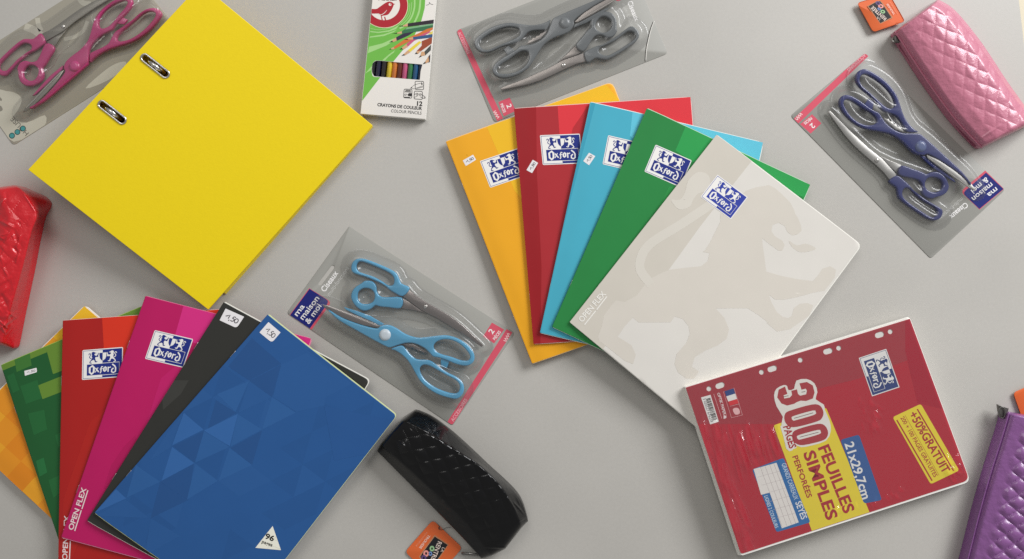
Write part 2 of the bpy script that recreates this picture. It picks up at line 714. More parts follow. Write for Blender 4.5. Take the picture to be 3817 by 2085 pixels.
# base board and spine stand under the cover, straight down from its raised edge
zb = plane(bl_, 0.014, bt_, 0.014, bb_, 0.003)
wl, wt = P(*bl_, zc(*bl_)), P(*bt_, zc(*bt_))
lo_b, lo_r = P(842, 1096, 0.002), P(1390, 473, 0.002)
V = [wl, wt, lo_r, lo_b]
lowz = [0.0125, 0.0125, 0.0, 0.0]
bv = [Vector((v.x, v.y, z)) for v, z in zip(V, lowz)] + [Vector((v.x, v.y, z + 0.0024)) for v, z in zip(V, lowz)]
mesh_obj("back_cover", bv, [(3, 2, 1, 0), (4, 5, 6, 7), (0, 1, 5, 4), (1, 2, 6, 5), (2, 3, 7, 6), (3, 0, 4, 7)], BIND_EDGE, t)
inn = (lo_b - wl)
inn.z = 0
inn = inn.normalized() * 0.0022
sv = [Vector((wl.x, wl.y, 0.0152)), Vector((wt.x, wt.y, 0.0152)), Vector((wt.x, wt.y, 0.0556)), Vector((wl.x, wl.y, 0.0556))]
sv += [v + inn for v in sv]
mesh_obj("spine", sv, [(0, 1, 2, 3), (7, 6, 5, 4), (0, 4, 5, 1), (3, 2, 6, 7), (0, 3, 7, 4), (1, 5, 6, 2)], BIND, t)
# lever-arch plate inside, seen only as a dark glint through the slots
cpx = P((s1a[0] + s2b[0]) / 2, (s1a[1] + s2b[1]) / 2, 0.02)
ax = (P(*s1a, 0.02) - P(*s2a, 0.02)).normalized()
bx_ = Vector((-ax.y, ax.x, 0))
pv = [cpx + ax * (sx * 0.055) + bx_ * (sy * 0.02) + Vector((0, 0, -0.0002 + dz)) for dz in (0, 0.0015) for sx, sy in ((-1, -1), (1, -1), (1, 1), (-1, 1))]
mesh_obj("ring_plate", pv, [(3, 2, 1, 0), (4, 5, 6, 7), (0, 1, 5, 4), (1, 2, 6, 5), (2, 3, 7, 6), (3, 0, 4, 7)],
         mat("dark_plate", (0.05, 0.045, 0.03, 1), 0.4, 0.4), t)

# ------------------------------------------------------------------ notebooks
T_STEP, T_THICK = 0.0042, 0.0036
PUFF = 0.0035                # the folded spine stands up a little


class Note:
    pass


def notebook(name, label, group, quad, idx, cover_mat, page_mat, back_mat, radii, page_out=(1.8, 2, 1.4), cat="notebook", rf=0.85):
    """quad = top-left (spine), top-right, bottom-right, bottom-left (spine) in photo pixels"""
    n = Note()
    c = (sum(q[0] for q in quad) / 4, sum(q[1] for q in quad) / 4)
    n.root = thing(name, label, cat, c, group)
    zl = idx * T_STEP + T_THICK + PUFF
    zr = idx * T_STEP * (rf if idx > 1 else 1.0) + T_THICK
    n.zf = plane(quad[0], zl, quad[3], zl, quad[1], zr)
    n.quad = quad
    n.poly = rounded(quad, radii, 5)
    n.cover = solid("front_cover", n.poly, cover_mat, n.root, n.zf, 0.0005, bevel=1.2, segs=2, shade=False)
    tl, tr, br, bl = (Vector(q) for q in quad)
    ux, uy = (tr - tl).normalized(), (bl - tl).normalized()
    o_t, o_r, o_b = page_out
    pg = [tl - uy * o_t + ux * 2.6, tr - uy * o_t + ux * o_r, br + ux * o_r + uy * o_b, bl + uy * o_b + ux * 2.6]
    n.pages = solid("pages", rounded([tuple(v) for v in pg], radii, 5), page_mat, n.root, lambda x, y: n.zf(x, y) - 0.0006, 0.0021)
    sp = [tl + uy * 1.0, tl + ux * 2.4 + uy * 1.0, bl + ux * 2.4 - uy * 1.0, bl - uy * 1.0]
    solid("spine", [tuple(v) for v in sp], cover_mat, n.root, lambda x, y: n.zf(x, y) - 0.0006, 0.0028)
    tl, bl = tl + ux * 3.0, bl + ux * 3.0
    bk = [tl - uy * (o_t * .6) , tr - uy * (o_t * .6) + ux * o_r * .6, br + ux * o_r * .6 + uy * o_b * .6, bl + uy * o_b * .6]
    n.back = solid("back_cover", rounded([tuple(v) for v in bk], radii, 5), back_mat, n.root, lambda x, y: n.zf(x, y) - 0.00275, 0.0005)
    return n


def facet(n, pts, m, name="tone_facet", lift=0.00012):
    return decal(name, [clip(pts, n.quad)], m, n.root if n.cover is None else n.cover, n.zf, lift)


PAPER = mat("page_paper", rgb(236, 234, 226), 0.7, 0.2, grain=0.1)
PAPER_G = mat("page_paper_green", rgb(205, 214, 160), 0.7, 0.2)


def cover_mat(name, c, rough=0.4, coat=0.12):
    return mat(name, rgb(*c), rough, 0.22, coat=coat * 0.4, coat_rough=0.25, grain=0.05, gscale=600, tint=0.03, tscale=25, wave=0.28, wscale=5)


def fan_relief(X, Y):
    """the same gentle swell runs through a whole fan, so that the stacked covers stay clear of each other"""
    return 0.0016 * (1 + math.sin(9.0 * X + 5.0 * Y + 0.6)) + 0.0011 * (1 + math.sin(-6.0 * X + 11.0 * Y + 2.0)) + 0.0006 * (1 + math.sin(21.0 * X - 13.0 * Y))


def settle(n, L=0.0085):
    """cut the sheets of a finished notebook finely and let them bow, with the cover rolling down into its fold"""
    w0, w1 = P(*n.quad[0], 0.004), P(*n.quad[3], 0.004)
    ax = (w1 - w0).normalized()
    nr = Vector((-ax.y, ax.x, 0))
    if nr.dot(P(*n.quad[1], 0.004) - w0) < 0:
        nr = -nr
    off = n.root.location
    todo = list(n.root.children)
    while todo:
        o = todo.pop()
        todo += list(o.children)
        near = L if o.name.startswith(("pages", "spine", "back")) else 0.003
        bm = bmesh.new()
        bm.from_mesh(o.data)
        bmesh.ops.triangulate(bm, faces=bm.faces)
        for _ in range(9):
            e = [q for q in bm.edges if q.calc_length() > near and (q.calc_length() > L or min((v.co + off - w0).dot(nr) for v in q.verts) < 0.036)]
            if not e:
                break
            bmesh.ops.subdivide_edges(bm, edges=e, cuts=1)
            bmesh.ops.triangulate(bm, faces=[f for f in bm.faces if len(f.verts) > 3])
        for v in bm.verts:
            wv = v.co + off
            d = max(0.0, (wv - w0).dot(nr))
            v.co.z += fan_relief(wv.x, wv.y) - 0.0013 * math.exp(-(d / 0.014) ** 2)
        if not o.name.startswith(("pages", "spine", "back")):
            for f in bm.faces:
                f.smooth = abs(f.normal.z) > 0.8
        bm.to_mesh(o.data)
        bm.free()


STAPLE = mat("staple_wire", (0.55, 0.54, 0.52, 1), 0.3, 0.5, metal=1.0)


def staples(n):
    a, b = Vector(n.quad[0]), Vector(n.quad[3])
    for f in (0.2, 0.8):
        q0, q1 = a.lerp(b, f - 0.016), a.lerp(b, f + 0.016)
        tube("staple", [P(q0.x, q0.y, n.zf(q0.x, q0.y) - 0.0006), P(q1.x, q1.y, n.zf(q1.x, q1.y) - 0.0006)], 0.0004, STAPLE, n.root, 6)
    settle(n)


GR = "notebooks fanned out at the right"
# --- yellow
n = notebook("notebook", "yellow-orange notebook at the back of the right fan, sticking out below the red one", GR,
             [(1662, 530), (2281, 308), (2598, 1140), (1983, 1355)], 0, cover_mat("cover_yellow", (236, 168, 38)), mat("page_paper_peach", rgb(240, 205, 150), .7, .2),
             cover_mat("cover_yellow", (236, 168, 38)), [4, 26, 26, 4])
facet(n, B1((430, 350), (1300, 10), (1450, 180), (1000, 700), (700, 900), (640, 830)), cover_mat("cover_yellow_light", (238, 186, 40)))
brand_label(n.root, n.zf, *B1((380, 608), (663, 512), (457, 808)))
price_sticker(n.root, n.zf, B1((252, 603), (330, 560), (352, 598), (275, 645)), 1.5)
# --- red
staples(n)
n = notebook("notebook", "crimson notebook between the yellow and the light blue one in the right fan", GR,
             [(1916, 407), (2572, 364), (2640, 1238), (1988.5, 1282)], 1, cover_mat("cover_red", (162, 44, 50)), mat("page_paper_pink", rgb(232, 205, 200), .7, .2),
             cover_mat("cover_red", (162, 44, 50)), [4, 24, 24, 4])
facet(n, B1((635, 200), (800, 190), (806, 700), (840, 1400), (830, 2100), (600, 2100)), cover_mat("cover_red_dark", (146, 30, 36)))  # shade of the rounded spine painted as a darker red band
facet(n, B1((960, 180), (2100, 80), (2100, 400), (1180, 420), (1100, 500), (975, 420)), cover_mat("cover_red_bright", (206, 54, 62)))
facet(n, B1((1180, 200), (1300, 180), (1300, 480), (1100, 480), (1060, 420), (1075, 360), (1130, 280)), cover_mat("cover_red_lion_print", (172, 44, 50)), lift=0.0002)  # darker lion silhouette of the cover print
brand_label(n.root, n.zf, *B1((828, 415), (1127, 403), (850, 638)))
price_sticker(n.root, n.zf, B1((728, 675), (775, 598), (815, 622), (770, 698)), 1.5)
# --- light blue
staples(n)
n = notebook("notebook", "light blue notebook between the crimson and the green one in the right fan", GR,
             [(2199.5, 382), (2842, 533), (2660, 1390), (2012, 1240)], 2, cover_mat("cover_cyan", (70, 162, 184)), PAPER,
             cover_mat("cover_cyan", (70, 162, 184)), [4, 26, 26, 4], page_out=(2, 2.5, 1.5))
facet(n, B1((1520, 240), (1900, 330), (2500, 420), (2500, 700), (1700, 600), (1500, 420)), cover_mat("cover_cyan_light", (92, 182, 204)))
facet(n, B1((1218, 160), (1245, 170), (900, 1500), (800, 2000), (780, 2000)), cover_mat("cover_cyan_dark", (58, 148, 172)), lift=0.0002)  # shade along the spine fold painted as a darker strip
brand_label(n.root, n.zf, *B1((1338, 415), (1629, 484), (1295, 632)))
price_sticker(n.root, n.zf, B1((1152, 608), (1195, 545), (1242, 572), (1195, 640)), 1.5)
# --- green
staples(n)
n = notebook("notebook", "green notebook just under the pale grey one in the right fan", GR,
             [(2410, 405.5), (3017, 690), (2664, 1500), (2057, 1218)], 3, cover_mat("cover_green", (42, 124, 64)), mat("page_paper_mint", rgb(190, 214, 190), .7, .2),
             cover_mat("cover_green_light", (46, 148, 76)), [4, 26, 26, 4])
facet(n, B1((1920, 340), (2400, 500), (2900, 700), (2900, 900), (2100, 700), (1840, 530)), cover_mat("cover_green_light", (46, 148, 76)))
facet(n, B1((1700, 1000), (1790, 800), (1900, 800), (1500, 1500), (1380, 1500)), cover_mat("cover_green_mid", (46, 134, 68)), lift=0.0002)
brand_label(n.root, n.zf, *B1((1692, 485), (1963, 603), (1607, 687)))
# --- pale grey
staples(n)
n = notebook("notebook", "pale grey notebook with a large lion print, on top of the right fan", GR,
             [(2670, 504), (3208, 914), (2666, 1650), (2123, 1200)], 4, cover_mat("cover_white", (208, 204, 197)), PAPER,
             cover_mat("cover_white", (208, 204, 197)), [4, 24, 24, 4], page_out=(1.5, 3, 1.5))
GB = cover_mat("cover_beige", (195, 189, 178))
GL = cover_mat("cover_beige_light", (202, 197, 187))
facet(n, B2((700, -60), (945, 150), (790, 345), (700, 460), (555, 660), (400, 860), (300, 960), (240, 1040), (60, 920)), GB)
lion = (E1((115, 250), (190, 180), (250, 130), (300, 112), (370, 100), (402, 116), (440, 150), (480, 190), (500, 228), (506, 250), (520, 270), (536, 310), (540, 336), (520, 356), (490, 362), (466, 345), (450, 312), (420, 296), (388, 308),
                 (382, 340), (400, 366), (440, 390), (451, 412), (440, 440), (420, 442), (370, 406), (334, 376), (336, 410), (345, 470), (355, 550), (430, 572), (520, 590), (600, 600), (625, 570), (650, 535), (690, 522), (720, 540), (714, 580),
                 (684, 620), (660, 650), (600, 660), (520, 682), (450, 696), (402, 696), (370, 672), (380, 706), (410, 760), (440, 785), (470, 792), (490, 780), (500, 740), (530, 718), (570, 714), (602, 726), (582, 780))
        + B2((1120, 940), (1060, 950), (1010, 908))
        + E2((860, 352), (820, 320), (770, 289), (632, 290), (670, 330), (690, 380), (680, 420), (640, 450), (590, 470), (542, 500), (530, 540), (560, 562), (540, 592), (505, 592), (470, 566), (455, 530), (464, 486), (505, 440), (521, 400),
             (515, 366), (490, 335), (455, 325), (438, 350), (300, 350), (275, 330), (240, 366), (210, 412), (240, 430), (270, 450), (288, 490), (276, 530), (240, 515), (165, 456), (130, 430), (125, 410), (140, 370), (150, 320), (178, 282), (200, 255),
             (240, 262), (290, 235), (320, 196), (332, 178), (355, 160), (400, 136), (440, 122), (500, 115), (570, 108), (598, 86), (606, 52), (576, 46))
        + E1((35, 440), (62, 398), (116, 290)))
LT = cover_mat("cover_taupe", (201, 195, 185))
facet(n, lion, LT, "lion_print", 0.0002)
facet(n, smooth(E1((475, 390), (515, 414), (560, 405), (612, 426), (598, 440), (540, 450), (506, 436), (482, 412)), 3), LT, "lion_tongue_print", 0.0002)
tail = ribbon(smooth(B2((760, 350), (610, 450), (480, 530), (430, 590), (420, 660), (470, 730)), 4, False), 34)
decal("lion_tail_print", [clip(tail, n.quad), clip(smooth(B2((690, 205), (735, 215), (748, 250), (735, 290), (690, 308), (668, 335), (650, 368), (600, 380), (565, 335), (605, 335), (630, 300), (645, 245)), 3), n.quad)],
      GL, n.cover, n.zf, 0.0003)
brand_label(n.root, n.zf, *B2((782, 217), (924, 322), (702, 321)), blue=ink(48, 62, 152), lift=0.0005, edge=False)
text("OPEN FLEX", *B2((150, 908), (262, 775)), 26 / 1.2567, ink(232, 229, 222), n.root, n.zf, 0.0006, bold=0.02)
decal("text_underline", [ribbon(B2((160, 918), (212, 853)), 4), ribbon(B2((216, 848), (264, 786)), 4)], ink(232, 229, 222), n.root, n.zf, 0.0006)

KL = 0.74
GLF = "notebooks fanned out at the lower left"
# --- left fan: orange pixel cover
q0 = B4((440, 112), (1300, 850), (684, 1581), (-213, 752))
staples(n)
n = notebook("notebook", "orange notebook with blurry pixel squares at the very back of the left fan", GLF,
             [q0[3], q0[0], q0[1], q0[2]], 0, cover_mat("cover_orange", (205, 142, 38)), PAPER, cover_mat("cover_orange", (205, 142, 38)), [4, 18, 18, 4], page_out=(2, 5, 2))
rnd = random.Random(3)
fq = affine([(0, 0), (1, 0), (1, 1), (0, 1)], n.quad)
tones = [cover_mat("cover_orange_%d" % k, c) for k, c in enumerate(((196, 118, 30), (205, 160, 48), (200, 128, 34), (212, 168, 40)))]
for i in range(8):
    for j in range(11):
        u, v = i / 8, j / 11
        if rnd.random() < 0.62:
            p = clip(fq((u, v), (u + .125, v), (u + .125, v + 1 / 11), (u, v + 1 / 11)), n.poly if False else n.quad)
            k = 3 if (i > 5 and j < 2) else rnd.randrange(3)
            ok = all(-40 < x < 500 and 1000 < y < 2120 for x, y in p)
            if ok:
                decal("printed_square", [rounded(offset_poly(p, 1.0), 2, 2)] if False else [p], tones[k], n.cover, n.zf, 0.00012)
# --- green pixel cover
staples(n)
n = notebook("notebook", "dark green notebook with lighter pixel squares and a narrow price sticker", GLF,
             B4((8, 415), (800, 86), (1180, 1200), (385, 1545)), 1, cover_mat("cover_forest", (30, 80, 42)), mat("page_paper_lime", rgb(150, 175, 80), .7, .2),
             cover_mat("cover_forest", (30, 80, 42)), [4, 18, 18, 4])
G1, G2, G3, G4 = (cover_mat("cover_forest_%d" % k, c) for k, c in enumerate(((90, 122, 46), (56, 104, 46), (34, 90, 48), (36, 98, 54))))
facet(n, B4((8, 415), (800, 86), (812, 116), (16, 442)), G1)
facet(n, B4((80, 382), (160, 350), (170, 415), (92, 448)), G2, lift=0.0002)
facet(n, B4((245, 330), (330, 290), (330, 440), (280, 458)), G1, lift=0.0002)
facet(n, B4((203, 516), (320, 470), (345, 540), (226, 586)), G1, lift=0.0002)
facet(n, B4((110, 520), (200, 488), (222, 582), (140, 612)), G3, lift=0.0002)
facet(n, B4((40, 470), (78, 452), (108, 540), (70, 556)), G3, lift=0.0002)
facet(n, B4((190, 902), (232, 884), (250, 960), (208, 982)), G4, lift=0.0002)
facet(n, B4((150, 660), (235, 640), (250, 740), (180, 770)), G3, lift=0.0002)
facet(n, B4((290, 770), (330, 750), (340, 820), (305, 830)), G3, lift=0.0002)
facet(n, B4((255, 1000), (310, 975), (320, 1060), (280, 1090)), G3, lift=0.0002)
price_sticker(n.root, n.zf, B4((132, 442), (195, 426), (198, 448), (135, 467)), [1, 1, 5, 1], size=0.6)
# --- dark red
RD = cover_mat("cover_scarlet", (152, 30, 28))
staples(n)
n = notebook("notebook", "dark red notebook between the green pixel one and the magenta one in the left fan", GLF,
             B4((328, 185), (1140, 128), (1110, 1660), (296, 1720)), 2, RD, PAPER, RD, [4, 18, 18, 4], page_out=(1, 3, 2))
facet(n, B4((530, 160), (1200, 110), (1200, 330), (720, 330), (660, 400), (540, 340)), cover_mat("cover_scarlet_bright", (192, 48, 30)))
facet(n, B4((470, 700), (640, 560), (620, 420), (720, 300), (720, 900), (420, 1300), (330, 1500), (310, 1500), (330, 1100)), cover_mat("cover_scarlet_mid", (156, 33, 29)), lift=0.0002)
brand_label(n.root, n.zf, *B4((431, 336), (637, 320), (428, 488)))
WT = ink(214, 196, 196)
text("OPEN FLEX", *B4((350, 1408), (362, 1180)), 26 / 1.3725, WT, n.root, n.zf, 0.0006, bold=0.02)
decal("text_underline", [ribbon(B4((362, 1410), (367, 1310)), 4)], WT, n.root, n.zf, 0.0006)
# --- magenta
staples(n)
n = notebook("notebook", "magenta notebook between the dark red and the black one in the left fan", GLF,
             [(545, 1103.7), (1161, 1262), (850, 2160), (232, 2000)], 3, cover_mat("cover_magenta", (166, 24, 84)), mat("page_paper_rose", rgb(205, 120, 150), .7, .2),
             cover_mat("cover_magenta_light", (190, 42, 114)), [4, 18, 18, 4], page_out=(1, 5, 2))
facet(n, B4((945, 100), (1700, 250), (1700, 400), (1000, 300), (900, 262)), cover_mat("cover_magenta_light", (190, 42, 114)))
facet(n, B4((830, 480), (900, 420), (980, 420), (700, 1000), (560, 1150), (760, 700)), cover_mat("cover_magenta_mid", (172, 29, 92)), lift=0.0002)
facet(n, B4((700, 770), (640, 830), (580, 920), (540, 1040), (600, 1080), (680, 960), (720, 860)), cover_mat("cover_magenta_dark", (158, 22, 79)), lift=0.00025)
brand_label(n.root, n.zf, *B4((797, 234), (993, 280), (748, 380)))
text("OPEN FLEX", *B4((380, 1256), (450, 1042)), 26 / 1.3725, WT, n.root, n.zf, 0.0006, bold=0.02)
decal("text_underline", [ribbon(B4((390, 1258), (424, 1152)), 4), ribbon(B4((427, 1146), (458, 1050)), 4)], WT, n.root, n.zf, 0.0006)
# --- black
BK = cover_mat("cover_black", (44, 44, 41), 0.5, 0.05)
staples(n)
n = notebook("notebook", "black notebook with a white price sticker at its corner in the left fan", GLF,
             [(834, 1127), (1379, 1418), (875, 2232), (329, 1938)], 4, BK, PAPER, BK, [4, 20, 20, 4], page_out=(3.2, 3, 1))
facet(n, B5((420, 560), (480, 490), (560, 490), (520, 560), (430, 640)), cover_mat("cover_black_facet", (54, 54, 51), 0.5, 0.05))
price_sticker(n.root, n.zf, B5((744, 124), (840, 166), (802, 224), (714, 184)), [2, 2, 12, 2])
# --- blue
BL = cover_mat("cover_blue", (36, 77, 129), 0.45, 0.08)
staples(n)
n = notebook("notebook", "blue notebook with a triangle pattern and page count, on top of the left fan", GLF,
             [(998, 1173), (1479, 1549), (905, 2290), (357, 1909)], 5, BL, PAPER_G, BL, [4, 16, 16, 4], page_out=(3.4, 1.2, 1))
tl_, td_, tm_, tn_ = (cover_mat("cover_blue_%d" % k, c, 0.45, 0.08) for k, c in enumerate(((46, 89, 144), (35, 72, 121), (41, 83, 135), (38, 79, 131))))
sub_ = cover_mat('cover_blue_sub', (35, 75, 126), 0.45, 0.08)
for pts, m_ in ((((535, 655), (638, 740), (478, 820)), tl_), (((812, 660), (772, 824), (640, 745)), tl_), (((478, 828), (592, 910), (425, 1000)), tl_),
                (((640, 748), (592, 906), (484, 824)), td_), (((640, 748), (770, 828), (595, 908)), tm_), (((805, 655), (700, 590), (660, 735)), td_),
                (((290, 920), (418, 1005), (246, 1086)), tm_), (((190, 1045), (244, 1090), (80, 1165)), tl_), (((418, 1005), (590, 915), (560, 1100)), td_),
                (((418, 1005), (555, 1100), (370, 1190)), td_), (((870, 492), (985, 575), (1030, 410)), td_), (((705, 560), (868, 494), (800, 650)), tm_),
                (((868, 494), (985, 575), (815, 655)), tn_), (((985, 575), (1105, 655), (935, 740)), tm_), (((812, 662), (935, 740), (775, 826)), tm_),
                (((935, 745), (885, 918), (775, 832)), td_), (((770, 832), (884, 920), (715, 1000)), tm_), (((1030, 410), (1160, 350), (1280, 440), (1250, 620), (1110, 650), (990, 575)), tn_),
                (((880, 275), (1030, 405), (870, 490), (760, 420)), td_), (((598, 915), (712, 1000), (555, 1095)), tm_), (((240, 1095), (365, 1190), (90, 1180)), tn_),
                (((450, 760), (530, 660), (470, 830), (360, 900)), tn_), (((370, 1190), (520, 1280), (340, 1380)), tn_)):
    facet(n, B5(*pts), m_, "printed_triangle", 0.00012 + 0.00001 * random.random())
rt = random.Random(5)
for i in range(-6, 9):
    for j in range(-6, 9):
        ox, oy = 478 + 160 * i + 114 * j, 822 - 80 * i + 86 * j
        for tri_ in (((ox, oy), (ox + 160, oy - 80), (ox + 114, oy + 86)), ((ox + 160, oy - 80), (ox + 274, oy + 6), (ox + 114, oy + 86))):
            if rt.random() < 0.42 and 150 < tri_[0][0] < 1350 and 250 < tri_[0][1] < 1250:
                pc_ = clip(B5(*tri_), offset_poly(n.quad, 3))
                if len(pc_) >= 3 and abs(area2(pc_)) > 900:
                    decal("printed_triangle", [pc_], rt.choice((tn_, sub_, sub_)), n.cover, n.zf, 0.00004)
facet(n, B5((1250, 620), (1617, 700), (1500, 860), (1300, 900)), cover_mat("cover_blue_5", (36, 76, 128), 0.45, 0.08), "printed_triangle", 0.0002)
price_sticker(n.root, n.zf, B5((964, 193), (1027, 246), (983, 298), (918, 246)), [2, 2, 12, 2])
tri = decal("page_count_triangle", [B5((988, 1232), (1030, 1356), (900, 1343))], mat("cream_print", rgb(226, 224, 210), .5, .3), n.root, n.zf, 0.0003)
decal("grid_lines", [ribbon(B5((952, 1282), (1015, 1310)), 1.2), ribbon(B5((925, 1310), (1028, 1350)), 1.2), ribbon(B5((1005, 1285), (960, 1348)), 1.2)], ink(190, 190, 176), tri, n.zf, 0.0004)
text("96", *B5((947, 1294), (990, 1311)), 27 / 1.3725, BLACK, tri, n.zf, 0.0005, bold=0.03)
text("pages", *B5((932, 1318), (984, 1338)), 17 / 1.3725, BLACK, tri, n.zf, 0.0005, bold=0.02)
staples(n)

KL = 0.85
# ------------------------------------------------------------------ blister packs of scissors
K_A = [(322, 588), (400, 636), (470, 666), (560, 696), (640, 713), (668, 694), (720, 690), (770, 712), (830, 750), (900, 772), (960, 770), (1040, 760),
       (1100, 758), (1170, 778), (1235, 820), (1272, 866), (1281, 912), (1262, 945), (1220, 958), (1160, 946), (1100, 922), (1050, 905), (1010, 897),
       (985, 872), (950, 840), (890, 812), (830, 808), (770, 825), (725, 838), (690, 826), (600, 778), (500, 722), (400, 665), (345, 620)]
K_AH = [(1012, 832), (1030, 802), (1080, 784), (1140, 792), (1200, 826), (1243, 875), (1251, 904), (1235, 924), (1190, 921), (1130, 900), (1070, 884), (1030, 864)]
K_B = [(735, 846), (800, 824), (832, 850), (862, 885), (900, 914), (955, 918), (995, 926), (1040, 958), (1100, 1000), (1160, 1030), (1200, 1065), (1213, 1110),
       (1200, 1150), (1165, 1175), (1110, 1168), (1040, 1145), (980, 1110), (930, 1065), (900, 1020), (870, 965), (840, 920), (800, 882), (762, 858)]
K_BH = [(922, 975), (945, 952), (985, 957), (1040, 987), (1100, 1021), (1158, 1052), (1183, 1086), (1178, 1124), (1150, 1140), (1090, 1128), (1020, 1098), (960, 1054), (930, 1010)]
K_SH = [(424, 572), (520, 602), (600, 632), (690, 684), (660, 694), (600, 664), (520, 630), (440, 592)]
K_BLADE = [(284, 556), (320, 560), (420, 596), (520, 632), (640, 684), (650, 705), (560, 692), (470, 662), (330, 602), (296, 575)]
K_TEETH = [(812, 814), (885, 816), (968, 862), (975, 876), (960, 868), (945, 874), (930, 860), (915, 865), (902, 848), (888, 852), (876, 838), (858, 840)]
K_TAB = [(1060, 894), (1120, 916), (1100, 974), (1060, 962)]
T_A = [(471, 318), (480, 280), (510, 256), (560, 256), (640, 285), (720, 320), (768, 350), (786, 385), (802, 418), (856, 447), (812, 502), (760, 481), (720, 456),
       (690, 430), (640, 405), (580, 380), (520, 361), (482, 345)]
T_AH = [(506, 308), (516, 280), (545, 274), (620, 301), (700, 336), (743, 366), (754, 400), (744, 428), (715, 430), (680, 407), (620, 374), (560, 354), (520, 338)]
T_B = [(470, 500), (490, 450), (540, 415), (562, 400), (605, 402), (634, 430), (640, 470), (662, 500), (700, 508), (803, 510), (798, 578), (720, 575), (660, 569),
       (630, 562), (600, 585), (560, 597), (520, 582), (485, 545)]
T_BH = [(513, 505), (520, 472), (550, 450), (590, 451), (618, 471), (626, 505), (613, 538), (580, 552), (540, 549), (519, 530)]
T_BL1 = [(848, 452), (900, 498), (962, 538), (1040, 582), (1130, 636), (1200, 690), (1262, 748), (1338, 822), (1327, 833), (1262, 790), (1180, 733), (1100, 683), (1030, 640), (965, 608), (930, 590), (870, 545), (815, 505)]
T_BL2 = [(810, 512), (870, 549), (930, 593), (965, 612), (880, 592), (802, 580)]
KREF = [(693, 755), (285, 565), (1135, 855), (1050, 1045)]
TREF = [(960, 570), (1335, 825), (570, 505), (630, 350)]
CARD_REF = [(50, 612), (460, 42), (1547, 742), (1138, 1350)]       # left, top, right, bottom of the light blue pack

BLISTER = clear_plastic("blister_plastic", 0.22, 0.03, 1.45, 0.05, 60.0)


def dist_field(xs, ys, rings_list):
    """distance (px) from grid points to the solid shapes; 0 inside"""
    X, Y = np.meshgrid(xs, ys, indexing='ij')
    D = np.full(X.shape, 1e9)
    for rings in rings_list:
        inside = np.zeros(X.shape, bool)
        for r in rings:
            n = len(r)
            for i in range(n):
                x1, y1 = r[i]
                x2, y2 = r[(i + 1) % n]
                dx, dy = x2 - x1, y2 - y1
                L2 = dx * dx + dy * dy + 1e-9
                tt = np.clip(((X - x1) * dx + (Y - y1) * dy) / L2, 0, 1)
                D = np.minimum(D, np.hypot(X - x1 - tt * dx, Y - y1 - tt * dy))
                cond = ((y1 > Y) != (y2 > Y))
                with np.errstate(divide='ignore', invalid='ignore'):
                    xi = dx * (Y - y1) / (dy if abs(dy) > 1e-9 else 1e-9) + x1
                inside ^= cond & (X < xi)
        D = np.where(inside, 0, D)
    return D


